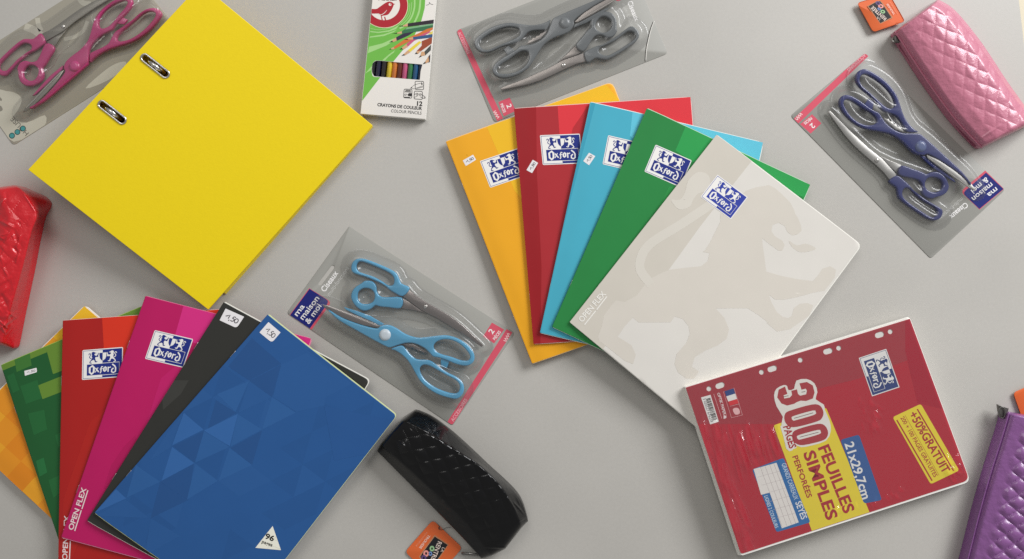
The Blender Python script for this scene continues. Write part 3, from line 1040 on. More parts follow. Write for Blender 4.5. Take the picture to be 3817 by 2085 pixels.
def scissors_pack(name, label, card, kdst, tdst, handle_mats, cap_mat, blade_mat, kitchen_only_card=None, prints=True, quad=None, card_mat=None, zbase=0.0):
    t = thing(name, label, "scissors", (sum(p[0] for p in card) / len(card), sum(p[1] for p in card) / len(card)), "scissors in blister packs")
    zc_ = 0.0007 + zbase
    zf = flat(zc_)
    s_card = t
    MK = affine(KREF, kdst)
    MT = affine(TREF, tdst)
    body, dark = handle_mats
    # --- tailor's scissors (lower layer)
    z1 = flat(zc_ + 0.0072)
    sc2 = solid("scissors", [smooth(MT(*T_A), 3), smooth(MT(*T_AH), 3)], body, t, z1, 0.0062, bevel=5.5, segs=4, round_bottom=True, label="smaller dressmaking scissors of the pack")
    solid("handle", [smooth(MT(*T_B), 3), smooth(MT(*T_BH), 3)], body, sc2, flat(zc_ + 0.0080), 0.0062, bevel=5.5, segs=4, round_bottom=True)
    solid("blade", [MT(*T_BL1)], blade_mat, sc2, flat(zc_ + 0.0052), 0.0012, bevel=1.2, segs=2)
    solid("blade", [MT(*T_BL2)], blade_mat, sc2, flat(zc_ + 0.0040), 0.0012, bevel=1.2, segs=2)
    c = MT((960, 570))[0]
    solid("screw", [ell(c, 8, 8, 14)], METAL, sc2, flat(zc_ + 0.0066), 0.0016, bevel=3.5, segs=3)
    # --- kitchen scissors (upper layer)
    z2 = flat(zc_ + 0.0112)
    sc1 = solid("scissors", [smooth(MK(*K_A), 3), smooth(MK(*K_AH), 3)], body, t, z2, 0.0066, bevel=5.0, segs=4, round_bottom=True, label="larger kitchen scissors of the pack")
    solid("handle", [smooth(MK(*K_B), 3), smooth(MK(*K_BH), 3)], body, sc1, flat(zc_ + 0.0102), 0.0066, bevel=5.0, segs=4, round_bottom=True)
    solid("blade_cover", [MK(*K_SH)], body, sc1, flat(zc_ + 0.0082), 0.003, bevel=2.5, segs=3)
    solid("blade", [MK(*K_BLADE)], blade_mat, sc1, flat(zc_ + 0.0098), 0.0012, bevel=1.0, segs=2)
    solid("blade_teeth", [MK(*K_TEETH)], blade_mat, sc1, flat(zc_ + 0.0072), 0.0012, bevel=0.8, segs=2)
    solid("catch", [MK(*K_TAB)], body, sc1, flat(zc_ + 0.0085), 0.003, bevel=2, segs=2)
    nts = [MK(*ell((330 + 8.6 * i, 568 + 3.45 * i), 2.6, 2.6, 6)) for i in range(36)]
    decal("serration", nts, ink(210, 205, 198), sc1, flat(zc_ + 0.0098), 0.0001)
    c = MK((693, 755))[0]
    rr = 43 * MK.scale
    solid("pivot_cap", [ell(c, rr, rr, 28)], cap_mat, sc1, flat(zc_ + 0.0138), 0.0034, bevel=rr * 0.62, segs=5)
    # --- clear blister moulded round them
    s2 = lambda q: smooth(q, 3)
    rings = [[s2(MT(*T_A)), s2(MT(*T_AH))], [s2(MT(*T_B)), s2(MT(*T_BH))], [s2(MT(*T_BL1))], [s2(MT(*T_BL2))]]
    ringsK = [[s2(MK(*K_A)), s2(MK(*K_AH))], [s2(MK(*K_B)), s2(MK(*K_BH))], [s2(MK(*K_BLADE))]]
    allp = np.array([p for g in rings + ringsK for r in g for p in r])
    step = 2.7
    xs = np.arange(allp[:, 0].min() - 50, allp[:, 0].max() + 50, step)
    ys = np.arange(allp[:, 1].min() - 50, allp[:, 1].max() + 50, step)
    DT, DK = dist_field(xs, ys, rings), dist_field(xs, ys, ringsK)
    wall = 25.0
    sm = lambda q: q * q * (3 - 2 * q)
    hT = 0.0100 * sm(np.clip(1 - (DT - 5) / wall, 0, 1))
    hK = 0.0152 * sm(np.clip(1 - (DK - 5) / wall, 0, 1))
    Hh = np.maximum(hT, hK)
    # softened vacuum-formed surface
    for _ in range(12):
        Hp = np.pad(Hh, 1, mode='edge')
        Hs = (Hp[1:-1, 1:-1] * 2 + Hp[:-2, 1:-1] + Hp[2:, 1:-1] + Hp[1:-1, :-2] + Hp[1:-1, 2:]) / 6
        Hh = Hs
    D = np.minimum(DT, DK)
    keep = D < wall + 14
    conv = card
    sg = 1 if area2(conv) > 0 else -1
    XX, YY = np.meshgrid(xs, ys, indexing='ij')
    for i in range(len(conv)):
        a, b = conv[i], conv[(i + 1) % len(conv)]
        keep &= sg * ((b[0] - a[0]) * (YY - a[1]) - (b[1] - a[1]) * (XX - a[0])) >= 0
    idx = -np.ones(D.shape, int)
    V = []
    F = []
    nx, ny = D.shape
    rr_ = np.random.RandomState(5)
    for i in range(nx):
        for j in range(ny):
            if keep[i, j]:
                z = zc_ + 0.0006 + Hh[i, j]
                idx[i, j] = len(V)
                v = P(xs[i], ys[j], zc_)
                V.append(Vector((v.x, v.y, z)))
    for i in range(nx - 1):
        for j in range(ny - 1):
            q = (idx[i, j], idx[i, j + 1], idx[i + 1, j + 1], idx[i + 1, j])
            if min(q) >= 0:
                F.append(tuple(int(k) for k in q))
    mesh_obj("blister", V, F, BLISTER, t, True)
    return t, zf


CARD_GREY = mat("grey_card", rgb(146, 145, 139), 0.45, 0.35, coat=0.15, coat_rough=0.35, grain=0.04, tint=0.02)
PINKRED = ink(200, 80, 98)
WHT = ink(226, 224, 222)
PALE = ink(188, 187, 183)


def house_card(t, card, M, zf, slot=True):
    """grey card with the navy name plate, the red band and the piece count"""
    k = M.scale
    rings = [card]
    if slot:
        a, b = M((272, 416), (352, 310))
        rings.append(capsule(a, b, 13 * k, 5))
    solid("backing_card", rings, CARD_GREY, t, zf, 0.0006, bevel=1.0, segs=2)
    inside = offset_poly(card, 1.2)
    decal("name_plate_border", [clip(rounded(M((198, 448), (345, 540), (206, 732), (60, 638)), [1, 18, 1, 1]), inside)], PINKRED, t, zf, 0.0001)
    decal("name_plate", [clip(rounded(M((200, 452), (330, 533), (200, 716), (66, 634)), [1, 16, 1, 1]), inside)], ink(22, 30, 106), t, zf, 0.0002)
    for s_, p0, p1, h in (("ma", (120, 634), (170, 568), 34), ("maison", (158, 658), (266, 516), 36), ("& moi", (196, 686), (280, 566), 36)):
        text(s_, *M(p0, p1), h * k, WHT, t, zf, 0.0003, bold=0.012)
    text("Ciseaux", *M((300, 476), (390, 350)), 36 * k, WHT, t, zf, 0.0002, bold=0.02)
    text("multi-fonctions", *M((332, 502), (462, 318)), 27 * k, PALE, t, zf, 0.0002, bold=0.0)
    decal("red_band", [clip(M((1104, 1324), (1136, 1346), (1530, 738), (1492, 716)), inside)], PINKRED, t, zf, 0.0001)
    text("ACCESSOIRES", *M((1143, 1324), (1236, 1182)), 22 * k, ink(226, 170, 176), t, zf, 0.0002, bold=0.01)
    decal("wave_mark", [ribbon(smooth(M((1472, 790), (1492, 796), (1480, 776), (1500, 782), (1488, 760), (1508, 766), (1496, 746), (1514, 750)), 3, False), 3.0)], ink(230, 190, 190), t, zf, 0.0002)
    decal("count_plate", [M((1396, 674), (1476, 720), (1410, 810), (1338, 764))], PINKRED, t, zf, 0.0001)
    text("2", *M((1398, 752), (1414, 730)), 34 * k, WHT, t, zf, 0.0002, bold=0.02)
    text("PIÈCES", *M((1416, 790), (1456, 736)), 19 * k, WHT, t, zf, 0.0002, bold=0.015)


def plastic(name, c, rough=0.3):
    return mat(name, rgb(*c), rough, 0.5, coat=0.2, coat_rough=0.1)


DARK = mat("dark_gap", (0.03, 0.03, 0.03, 1), 0.6, 0.2)
# light blue pack
M6 = affine(CARD_REF, A6(*CARD_REF))
card6 = rounded(A6((50, 612), (460, 42), (1547, 742), (1138, 1350)), [14, 5, 14, 12])
t, zf = scissors_pack("scissors_pack", "blister pack with two light blue scissors, beside the black pencil case", card6, A6(*KREF), A6(*TREF),
                      (plastic("sky_blue_plastic", (72, 144, 180)), DARK), plastic("pale_cap_plastic", (198, 208, 216)), mat("dark_reflection_steel", (0.30, 0.27, 0.26, 1), 0.3, 0.5, metal=1.0))  # blade colour darkened for the dark surroundings it reflects
house_card(t, card6, M6, zf)
# navy pack
card4 = rounded(A4((1420, 918), (955, 1348), (78, 456), (545, 62)), [14, 12, 14, 12])
M4 = affine(CARD_REF, A4((1420, 918), (955, 1348), (78, 456), (545, 62)))
t, zf = scissors_pack("scissors_pack", "blister pack with two dark blue scissors, beside the pink pencil case", card4,
                      A4((903, 637), (1235, 922), (510, 440), (625, 305)), A4((615, 735), (318, 428), (975, 882), (890, 1000)),
                      (plastic("indigo_plastic", (42, 48, 102)), DARK), plastic("slate_cap_plastic", (88, 100, 140)), mat("bright_reflection_steel", (0.42, 0.41, 0.39, 1), 0.45, 0.5, metal=1.0))  # blade colour lightened for the brighter reflections on it
house_card(t, card4, M4, zf, slot=False)
# grey pack
q3 = A3((1955, -400), (2372, 585), (478, 1340), (58, 335))
card3 = rounded(q3, [14, 14, 14, 14])
M3 = affine(CARD_REF, q3)
t, zf = scissors_pack("scissors_pack", "blister pack with two grey scissors, above the fanned notebooks", card3,
                      A3((1212, 235), (1900, -70), (700, 695), (545, 415)), A3((1240, 700), (548, 985), (1665, 265), (1820, 480)),
                      (plastic("grey_plastic", (98, 102, 104)), DARK), plastic("dark_grey_cap_plastic", (108, 112, 114)), mat("warm_blade_steel", (0.32, 0.29, 0.27, 1), 0.4, 0.5, metal=1.0))
house_card(t, card3, M3, zf, slot=False)
# creased corner of that pack's film
cr = smooth(A3((2222, 235), (2190, 320), (2160, 440), (2140, 540), (2130, 670)), 4, False)
tube("film_crease", [P(x, y, 0.0013) for x, y in cr], 0.0005, mat("crease_shine", rgb(225, 222, 216), 0.2, 0.6), t, 5)
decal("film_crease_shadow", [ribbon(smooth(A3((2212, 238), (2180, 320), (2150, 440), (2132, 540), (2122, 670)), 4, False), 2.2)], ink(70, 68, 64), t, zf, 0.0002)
# pink pack
q1 = A1((-396, 627), (1146, -353), (1728, 345), (125, 1365))
card1 = rounded(q1, [14, 14, 14, 16])
KL = 0.78
CARD_PINK = mat("greige_card", rgb(142, 137, 124), 0.45, 0.4, coat=0.2, coat_rough=0.25, grain=0.04)
t, zf = scissors_pack("scissors_pack", "blister pack with two pink scissors, tucked under the yellow binder", card1,
                      A1((690, 608), (222, 1060), (1045, 132), (1270, 252)), A1((590, 250), (1100, -75), (288, 682), (130, 530)),
                      (plastic("pink_plastic", (160, 48, 100)), DARK), plastic("pink_cap_plastic", (170, 56, 110)), mat("dim_blade_steel", (0.36, 0.34, 0.30, 1), 0.34, 0.5, metal=1.0))
solid("backing_card", [card1], CARD_PINK, t, zf, 0.0006, bevel=1.0, segs=2)
ins = offset_poly(card1, 1.2)
SW = ink(168, 164, 150)
for q_ in (
    smooth(A1((-40, 860), (60, 855), (140, 870), (200, 920), (190, 990), (150, 1060), (120, 1110), (250, 1150), (420, 1080), (400, 1200), (130, 1330), (0, 1190), (-60, 1150)), 3),
    ribbon(smooth(A1((230, 250), (330, 290), (420, 370)), 4, False), 28), ribbon(smooth(A1((350, 170), (360, 230), (385, 290)), 4, False), 18),
    ribbon(smooth(A1((820, 200), (780, 290), (700, 345), (600, 370)), 4, False), 14), ribbon(smooth(A1((740, -20), (780, 30), (850, 40)), 4, False), 20),
    smooth(A1((1180, 580), (1080, 600), (960, 680), (800, 830), (1000, 760), (1150, 650)), 3)):
    decal("swirl_print", [clip(q_, ins)], SW, t, zf, 0.0001)
TEAL = ink(62, 128, 128)
text("HOUSE", *A1((272, 1246), (128, 1092)), 46 / 2.513, ink(84, 82, 76), t, zf, 0.0002)
decal("circle_mark", [A1(*ell((215, 1205), 26)), A1(*ell((163, 1238), 26)), A1(*ell((112, 1272), 28))], TEAL, t, zf, 0.0003)
decal("circle_ring", [[A1(*ell(c_, 27)), A1(*ell(c_, 21))] for c_ in ((215, 1205), (163, 1238), (112, 1272))], ink(40, 60, 60), t, zf, 0.0004)
decal("corner_mark", [clip(smooth(A1((-30, 990), (10, 995), (25, 1030), (0, 1045), (-30, 1030)), 3), ins), clip([A1((-5, 905))[0], A1((18, 930))[0], A1((15, 948))[0], A1((-8, 940))[0]], ins)], ink(120, 116, 106), t, zf, 0.0002)

KL = 0.92
# ------------------------------------------------------------------ box of coloured pencils
BW = mat("white_carton", rgb(222, 217, 210), 0.38, 0.45, coat=0.2, coat_rough=0.2, grain=0.04)
t = thing("pencil_box", "white and green carton of coloured pencils with a window, at the top", "pencils", (1480, 200))
HB = 0.0115
fr = [(1393, -260), (1648, -260), (1585, 444), (1344, 424)]
fr[0] = (1393 + 22, -260)
win = rounded(D4((215, 1200), (226, 1112), (275, 1068), (330, 1062), (1100, 1130), (1070, 1240), (1055, 1400), (256, 1337), (220, 1275)), [3] * 9, 3)
zf = flat(HB)
solid("carton_front", [fr, win], BW, t, zf, 0.0006)
WF = [P(x, y, HB) for x, y in fr]
sh = 0.0
V = []
ctr = sum((v for v in WF), Vector()) / 4
for z in (HB - 0.0007, 0.0006):
    for v in WF:
        V.append(Vector((v.x, v.y, z)))
F = [(i, (i + 1) % 4, 4 + (i + 1) % 4, 4 + i) for i in range(4)] + [(4, 5, 6, 7)]
mesh_obj("carton_body", V, F, mat("white_carton_side", rgb(240, 238, 232), 0.4, 0.4), t)
decal("carton_flap", [[(1352, 427), (1430, 434), (1436, 440), (1356, 434)]], mat("flap_shade", rgb(190, 186, 178), .5, .3), t, flat(HB - 0.004), -0.001) if False else None
inner = mat("carton_shade_black", (0.03, 0.03, 0.035, 1), 0.6, 0.2)
decal("carton_inner_shade", [offset_poly(fr, 3)], inner, t, flat(0.0014))  # near-black sheet paints the shade inside the carton
# printed front
GRN = ink(108, 178, 70)
GLT = ink(160, 205, 130)
frc = offset_poly(fr, 1.0)


def pr(name, polys, m, lift):
    out = []
    for p in polys:
        q = clip(p, frc)
        if q:
            out.append(q)
    return decal(name, out, m, t, zf, lift)


# the window cuts through the green print: split the print into pieces above, left of and below the window
gA = A2((250, -40), (838, -40), (830, 90), (795, 225), (760, 300), (690, 450), (580, 562), (492, 668), (486, 676), (330, 662), (290, 664), (262, 690), (250, 740), (252, 800), (262, 832), (280, 842), (345, 846), (150, 1100), (120, 1110))
pr("green_print", [gA], GRN, 0.0001)
swirls = [D4((165, 820), (400, 762), (560, 690), (610, 672), (640, 690), (470, 800), (300, 870), (145, 935)), D4((185, 640), (420, 604), (580, 552), (650, 520), (600, 565), (430, 632), (172, 664)),
          D4((190, 545), (330, 560), (520, 530), (640, 470), (700, 430), (640, 510), (520, 556), (330, 580), (186, 565)),
          D4((395, 1060), (520, 950), (625, 878), (600, 920), (500, 1000), (445, 1062)), D4((98, 1290), (210, 1160), (212, 1190), (200, 1230)),
          ribbon(smooth(D4((965, -10), (958, 150), (900, 320), (800, 440), (700, 500)), 4, False), 6), ribbon(smooth(D4((1065, -10), (1042, 200), (970, 380), (930, 430)), 4, False), 7),
          ribbon(smooth(D4((880, 60), (860, 230), (790, 340), (690, 440)), 4, False), 2), ribbon(smooth(D4((915, 40), (890, 250), (820, 360), (720, 450)), 4, False), 2.4),
          ribbon(smooth(D4((190, 500), (330, 525), (500, 505), (600, 470)), 4, False), 2)]
pr("swirl_print", swirls, GLT, 0.0002)
RED = ink(168, 28, 42)
pr("logo_rim", [D4(*ell((437, 100), 412, 394, 48))], ink(236, 224, 190), 0.0003)
pr("logo_ring", [D4(*ell((436, 98), 404, 386, 48))], RED, 0.0004)
pr("logo_disc", [D4(*ell((432, 92), 276, 264, 48))], ink(228, 222, 214), 0.0005)
bird = smooth(D4((190, 155), (290, 160), (350, 125), (420, 75), (480, 40), (530, 30), (575, 45), (598, 68)), 3, False) + D4((628, 72), (600, 84)) + smooth(D4((592, 110), (575, 150), (550, 195), (510, 248), (470, 268), (420, 276)), 3, False) + D4((388, 284), (408, 352), (388, 352), (368, 262), (340, 240), (190, 242))
pr("bird_mark", [bird, D4((428, 296), (450, 296), (466, 354), (444, 354))], RED, 0.0006)
pr("bird_detail", [D4(*ell((535, 80), 25)), ribbon(smooth(D4((478, 178), (440, 225), (385, 258), (320, 252)), 4, False), 2.2, True)], ink(228, 222, 214), 0.0008)
pr("bird_eye", [D4(*ell((545, 72), 11))], RED, 0.0009)
text("Auchan", *D4((330, 6), (645, 14)), 90 / 4.69, ink(80, 20, 24), t, zf, 0.0007, bold=0.02)
WOOD = ink(205, 160, 120)
pencils = [  # body colour, body, wood, lead
    ((52, 108, 72), [(740, 550), (830, 484), (1290, 415), (1285, 482), (1100, 545), (740, 590)], [(740, 548), (660, 575), (655, 588), (740, 590)], [(660, 573), (570, 592), (655, 592)]),
    ((120, 170, 125), [(830, 484), (1290, 415), (1288, 440), (800, 520)], None, None),
    ((204, 110, 52), [(790, 690), (1020, 590), (1180, 510), (1285, 482), (1280, 520), (1100, 620), (800, 760), (610, 862), (595, 825)], [(600, 822), (545, 850), (560, 868), (612, 862)], [(545, 850), (515, 870), (562, 864)]),
    ((46, 38, 62), [(640, 655), (760, 590), (960, 555), (860, 622), (650, 716)], [(640, 655), (570, 712), (590, 738), (650, 716)], [(572, 712), (518, 746), (582, 736)]),
    ((196, 84, 118), [(820, 770), (900, 710), (1080, 610), (1220, 550), (1250, 560), (950, 720), (842, 822)], [(820, 770), (735, 840), (770, 868), (845, 822)], [(738, 840), (700, 868), (760, 862)]),
    ((222, 206, 90), [(1200, 600), (1282, 540), (1276, 600)], None, None),
    ((150, 70, 44), [(1090, 720), (1270, 650), (1265, 760), (1110, 870), (1030, 930), (1000, 895), (1090, 800)], [(1000, 895), (990, 930), (1025, 945), (1070, 890)], [(990, 915), (968, 948), (1020, 942)]),
    ((48, 84, 128), [(935, 650), (1280, 600), (1275, 656), (940, 696)], [(935, 650), (830, 680), (860, 694), (940, 696)], [(832, 680), (775, 692), (850, 698)]),
    ((226, 204, 66), [(845, 880), (1045, 720), (1085, 742), (890, 910)], [(845, 880), (770, 950), (800, 968), (892, 910)], [(772, 948), (735, 978), (800, 966)]),
    ((72, 74, 70), [(1135, 905), (1252, 785), (1246, 880), (1150, 970)], [(1135, 905), (1085, 905), (1065, 985), (1148, 968)], [(1065, 970), (1035, 1012), (1090, 985)]),
    ((44, 34, 44), [(845, 412), (1305, 345), (1300, 410), (845, 468)], [(845, 412), (755, 448), (755, 462), (842, 466)], [(758, 447), (680, 458), (758, 463)]),
    ((60, 44, 50), [(1205, 990), (1238, 950), (1230, 1090), (1190, 1090)], [(1205, 990), (1150, 1080), (1160, 1110), (1215, 1080)], [(1150, 1078), (1105, 1122), (1158, 1108)]),
]
for k, (c_, b_, w_, l_) in enumerate(pencils):
    pr("pencil_picture", [D4(*b_)], ink(*c_), 0.0003 + 0.00006 * k)
    if w_:
        pr("pencil_picture_wood", [D4(*w_)], WOOD, 0.00031 + 0.00006 * k)
        pr("pencil_picture_lead", [D4(*l_)], BLACK, 0.00032 + 0.00006 * k)
# real pencils behind the window
dx_, dy_ = (1344 - 1389) / 424, 1.0
pc = [((20, 20, 26), 236), ((26, 26, 60), 328), ((30, 24, 26), 424), ((232, 204, 50), 522), ((222, 128, 56), 612), ((110, 46, 30), 702), ((214, 96, 140), 792), ((62, 132, 78), 886), ((36, 92, 140), 978), ((20, 30, 60), 1066)]
for c_, x_ in pc:
    a0 = D4((x_ + 24, 985 + x_ * 0.066))[0]
    zc2 = 0.0073
    r_ = 0.00345
    cen = Vector(a0)
    d_ = Vector((dx_, dy_)).normalized()
    pa, pb = cen + d_ * -170, cen + d_ * 112
    pm = mat("pencil_lacquer_%d_%d" % (c_[0], c_[2]), rgb(*c_), 0.2, 0.7, coat=1.0, coat_rough=0.25)
    wa, wb = P(pa.x, pa.y, zc2), P(pb.x, pb.y, zc2)
    pl = tube("pencil", [wa, wb], r_, pm, t, 12)
# icons and words
IK = BLACK


def ring_sq(pts, w=4.5):
    o_ = rounded(D5(*pts), 6, 5)
    return [o_, offset_poly(o_, w / 4.0)]


icons = [ring_sq([(550, 185), (832, 190), (828, 465), (555, 455)], 8), ring_sq([(212, 425), (472, 435), (462, 725), (195, 712)], 8), ring_sq([(530, 488), (790, 498), (790, 765), (515, 745)], 8)]
decal("icon_frame", icons, IK, t, zf, 0.0003)
decal("icon_drawing", [D5((398, 412), (465, 360), (465, 415)), ribbon(D5((465, 365), (545, 300), (745, 250)), 1.2), ribbon(D5((470, 420), (570, 430), (800, 370)), 1.2), ribbon(D5((600, 400), (820, 330)), 1.2),
                       D5((750, 215), (800, 285), (752, 310)), ribbon(D5((262, 470), (420, 480)), 3), ribbon(D5((245, 515), (430, 522)), 3), D5((320, 600), (380, 555), (455, 570), (440, 660), (350, 645)),
                       ribbon(D5((225, 605), (265, 630)), 2), ribbon(D5((275, 570), (290, 625)), 2), ribbon(D5((225, 682), (400, 688)), 2.4),
                       [D5(*ell((622, 592), 38)), D5(*ell((622, 592), 30))], [D5(*ell((715, 605), 38)), D5(*ell((715, 605), 30))], D5(*ell((628, 592), 12)), D5(*ell((710, 605), 12)),
                       ribbon(D5((530, 610), (590, 570)), 1.2), ribbon(D5((535, 690), (640, 640)), 1.2), ribbon(D5((760, 590), (880, 690)), 1.4), ribbon(D5((720, 670), (800, 715), (870, 715)), 1.4), D5((850, 680), (886, 716), (850, 716))], ink(44, 42, 42), t, zf, 0.0004)
text("12", *D5((612, 944), (778, 956)), 132 / 8.279, IK, t, zf, 0.0003, bold=0.035)
text("CRAYONS DE COULEUR", *A2((312, 1160), (799, 1204)), 33 / 2.9316, IK, t, zf, 0.0003, bold=0.03)
text("COLOUR PENCILS", *A2((462, 1228), (794, 1254)), 32 / 2.9316, IK, t, zf, 0.0003)
decal("pen_scribble", [ribbon(D4((1165, 95), (1210, 82), (1236, 50)), 1.4), ribbon(D4((1215, 40), (1240, 72), (1290, 82)), 1.4)], PEN, t, zf, 0.0003)

KL = 0.68
# ------------------------------------------------------------------ wrapped pad of loose sheets
t = thing("paper_pad", "shrink-wrapped red pad of punched loose sheets at the lower right", "paper pad", B3((880, 720))[0])
TLp, TRp, BRp, BLp = B3((85, 434), (1356, 44), (1694, 958), (398, 1378))
HP = 0.021
zp = plane(TLp, HP + 0.012, BLp, HP + 0.009, TRp, HP + 0.002)
quadp = [TLp, TRp, BRp, BLp]
polyp = rounded(quadp, [3, 14, 26, 10])
PRED = mat("pad_cover_red", rgb(156, 32, 46), 0.42, 0.4, coat=0.15, tint=0.04, tscale=18)
# punched holes go through the cover and show the white sheets beneath
hol = [B3(*ell((217, 441), 14)), B3(*ell((515, 347), 14)), B3(*ell((735, 278), 14)), B3(*ell((953, 210), 14)), B3(*ell((1245, 117), 14))]
for a_, b_ in (((270, 426), (290, 419)), ((565, 331), (587, 324)), ((881, 231), (902, 225)), ((1174, 138), (1194, 132))):
    hol.append(capsule(*B3(a_, b_), 16 / 1.5209))
cov = solid("pad_cover", [polyp] + hol, PRED, t, zp, 0.0004)
PG = mat("sheet_stack", rgb(232, 230, 224), 0.7, 0.2)
# sheet edges: strata as real thin layers, slightly uneven
uxp, uyp = (Vector(TRp) - Vector(TLp)).normalized(), (Vector(BLp) - Vector(TLp)).normalized()
rs = random.Random(11)
NL = 9
for k in range(NL):
    f_ = k / (NL - 1)
    e = lambda a, b: a + (b - a) * f_ + rs.uniform(-0.7, 0.7)
    ot, orr, ob, ol = e(3, 9), e(1, 1), e(6, 4), e(1, 13)
    q = [Vector(TLp) - uyp * ot - uxp * ol, Vector(TRp) - uyp * ot + uxp * orr, Vector(BRp) + uxp * orr + uyp * ob, Vector(BLp) + uyp * ob - uxp * ol]
    solid("sheet_layer", rounded([tuple(v) for v in q], [3, 14, 24, 10]), PG, t, (lambda dz: (lambda x, y: zp(x, y) - dz))(0.0006 + 0.0022 * k), 0.0021)
fac = decal("tone_facet", [[clip(B3((60, 440), (1380, 30), (1420, 250), (1060, 385), (840, 440), (600, 640), (560, 640), (160, 640)), quadp)] + hol], ink(142, 48, 56), cov, zp, 0.0001)
decal("tone_facet", [clip(B3((1390, 40), (1500, 300), (1560, 560), (1400, 520), (1330, 230), (1330, 40)), quadp)], ink(146, 26, 44), cov, zp, 0.00014)
YEL = ink(222, 200, 58)
BLU = ink(50, 82, 132)
PR2 = ink(150, 40, 48)
decal("yellow_panel", [clip(rounded(B3((583, 648), (880, 546), (1132, 1152), (806, 1262)), [8, 10, 1, 1]), offset_poly(quadp, 1))], YEL, cov, zp, 0.0002)
decal("blue_panel", [rounded(B3((962, 730), (1068, 700), (1198, 1072), (1096, 1092)), 11)], BLU, cov, zp, 0.0003)
decal("blue_panel", [rounded(B3((462, 898), (640, 832), (792, 1198), (600, 1254)), 9)], ink(44, 96, 148), cov, zp, 0.0003)
gp = decal("grid_picture", [B3((470, 896), (600, 860), (726, 1198), (630, 1232), (562, 1030), (512, 1042))], ink(224, 218, 212), cov, zp, 0.0004)
fg = affine([(0, 0), (1, 0), (1, 1), (0, 1)], B3((470, 896), (600, 860), (726, 1198), (592, 1236)))
lines = [ribbon(fg((0, v), (1, v)), 0.9) for v in (0.14, 0.28, 0.42, 0.56, 0.7, 0.84)] + [ribbon(fg((u, 0), (u, 1)), 0.9) for u in (0.3, 0.5, 0.7, 0.88)]
gpoly = B3((470, 896), (600, 860), (726, 1198), (630, 1232))
decal("grid_lines", [clip(l, gpoly) for l in lines], ink(170, 160, 160), gp, zp, 0.0005)
text("FEUILLES", *B3((836, 776), (986, 1152)), 62 / 1.5209, PR2, cov, zp, 0.0004, bold=0.028)
text("SIMPLES", *B3((752, 806), (888, 1190)), 64 / 1.5209, PR2, cov, zp, 0.0004, bold=0.028)
text("PERFORÉES", *B3((690, 826), (774, 1062)), 30 / 1.5209, PR2, cov, zp, 0.0004, bold=0.02)
text("21x29,7cm", *B3((986, 752), (1088, 1070)), 50 / 1.5209, ink(224, 222, 218), cov, zp, 0.0005, bold=0.02)
text("GRANDS CARREAUX", *B3((628, 868), (700, 1072)), 26 / 1.5209, ink(200, 212, 222), cov, zp, 0.0005)
text("SEYÈS", *B3((706, 1086), (742, 1184)), 34 / 1.5209, ink(222, 222, 222), cov, zp, 0.0005, bold=0.015)
text("LIGNES 2 COULEURS", *B3((530, 1050), (592, 1232)), 20 / 1.5209, ink(200, 212, 222), cov, zp, 0.0005, bold=0.01)
# the big 300: white body, red body, white inner slit
big = ink(226, 220, 212)
C300 = [("3", (606, 432), (640, 530)), ("0", (640, 552), (676, 652)), ("0", (676, 668), (708, 770))]
shape_f = affine([(0, 0), (0, 1), (1, 0)], B3((598, 420), (790, 372), (716, 778)))  # u along the reading direction, v = height


def digit0(u0, u1, v0, v1, r):
    return [(u0 + r * (u1 - u0), v0), (u1 - r * (u1 - u0), v0), (u1, v0 + 0.18 * (v1 - v0)), (u1, v1 - 0.18 * (v1 - v0)), (u1 - r * (u1 - u0), v1), (u0 + r * (u1 - u0), v1), (u0, v1 - 0.18 * (v1 - v0)), (u0, v0 + 0.18 * (v1 - v0))]


# photo-space outlines of the three numerals
d3 = B3((712, 395), (770, 385), (815, 410), (832, 460), (822, 500), (868, 530), (874, 560), (900, 620), (908, 680), (880, 735), (800, 762), (740, 772), (705, 760), (690, 790), (655, 780), (628, 640), (636, 600), (600, 540), (586, 480), (600, 440), (640, 420), (660, 425), (668, 448), (700, 440))
decal("numeral_backing", [smooth(d3, 2)], big, cov, zp, 0.0005)
RDK = ink(150, 52, 58)
three = B3((612, 446), (648, 428), (662, 470), (640, 478), (644, 496), (676, 490), (688, 476), (684, 452), (716, 444), (722, 470), (734, 480), (768, 472), (772, 452), (766, 440), (742, 446), (730, 410), (772, 402), (806, 422), (816, 462), (806, 496), (768, 510), (738, 508), (716, 516), (700, 526), (660, 536), (628, 524), (604, 490))
z1_ = [smooth(B3((650, 580), (690, 560), (800, 530), (846, 536), (866, 572), (858, 606), (830, 626), (720, 656), (672, 654), (646, 622)), 3), smooth(B3((686, 606), (700, 594), (806, 564), (822, 572), (814, 588), (712, 618), (694, 620)), 3)]
z2_ = [smooth(B3((690, 694), (720, 670), (830, 640), (872, 648), (892, 684), (884, 718), (850, 738), (752, 760), (712, 752), (692, 728)), 3), smooth(B3((716, 714), (730, 702), (834, 674), (850, 682), (842, 698), (744, 726), (724, 728)), 3)]
decal("numeral_print", [three, z1_, z2_], RDK, cov, zp, 0.0006)
decal("numeral_slit", [ribbon(B3((700, 608), (808, 577)), 2), ribbon(B3((732, 715), (838, 687)), 2), ribbon(B3((640, 486), (668, 480)), 2), ribbon(B3((742, 460), (764, 456)), 2)], ink(92, 70, 66), cov, zp, 0.0007)
decal("pages_backing", [rounded(B3((620, 650), (676, 640), (716, 776), (664, 792)), 7)], big, cov, zp, 0.0006)
text("PAGES", *B3((638, 656), (674, 782)), 40 / 1.5209, PR2, cov, zp, 0.0007, bold=0.03)
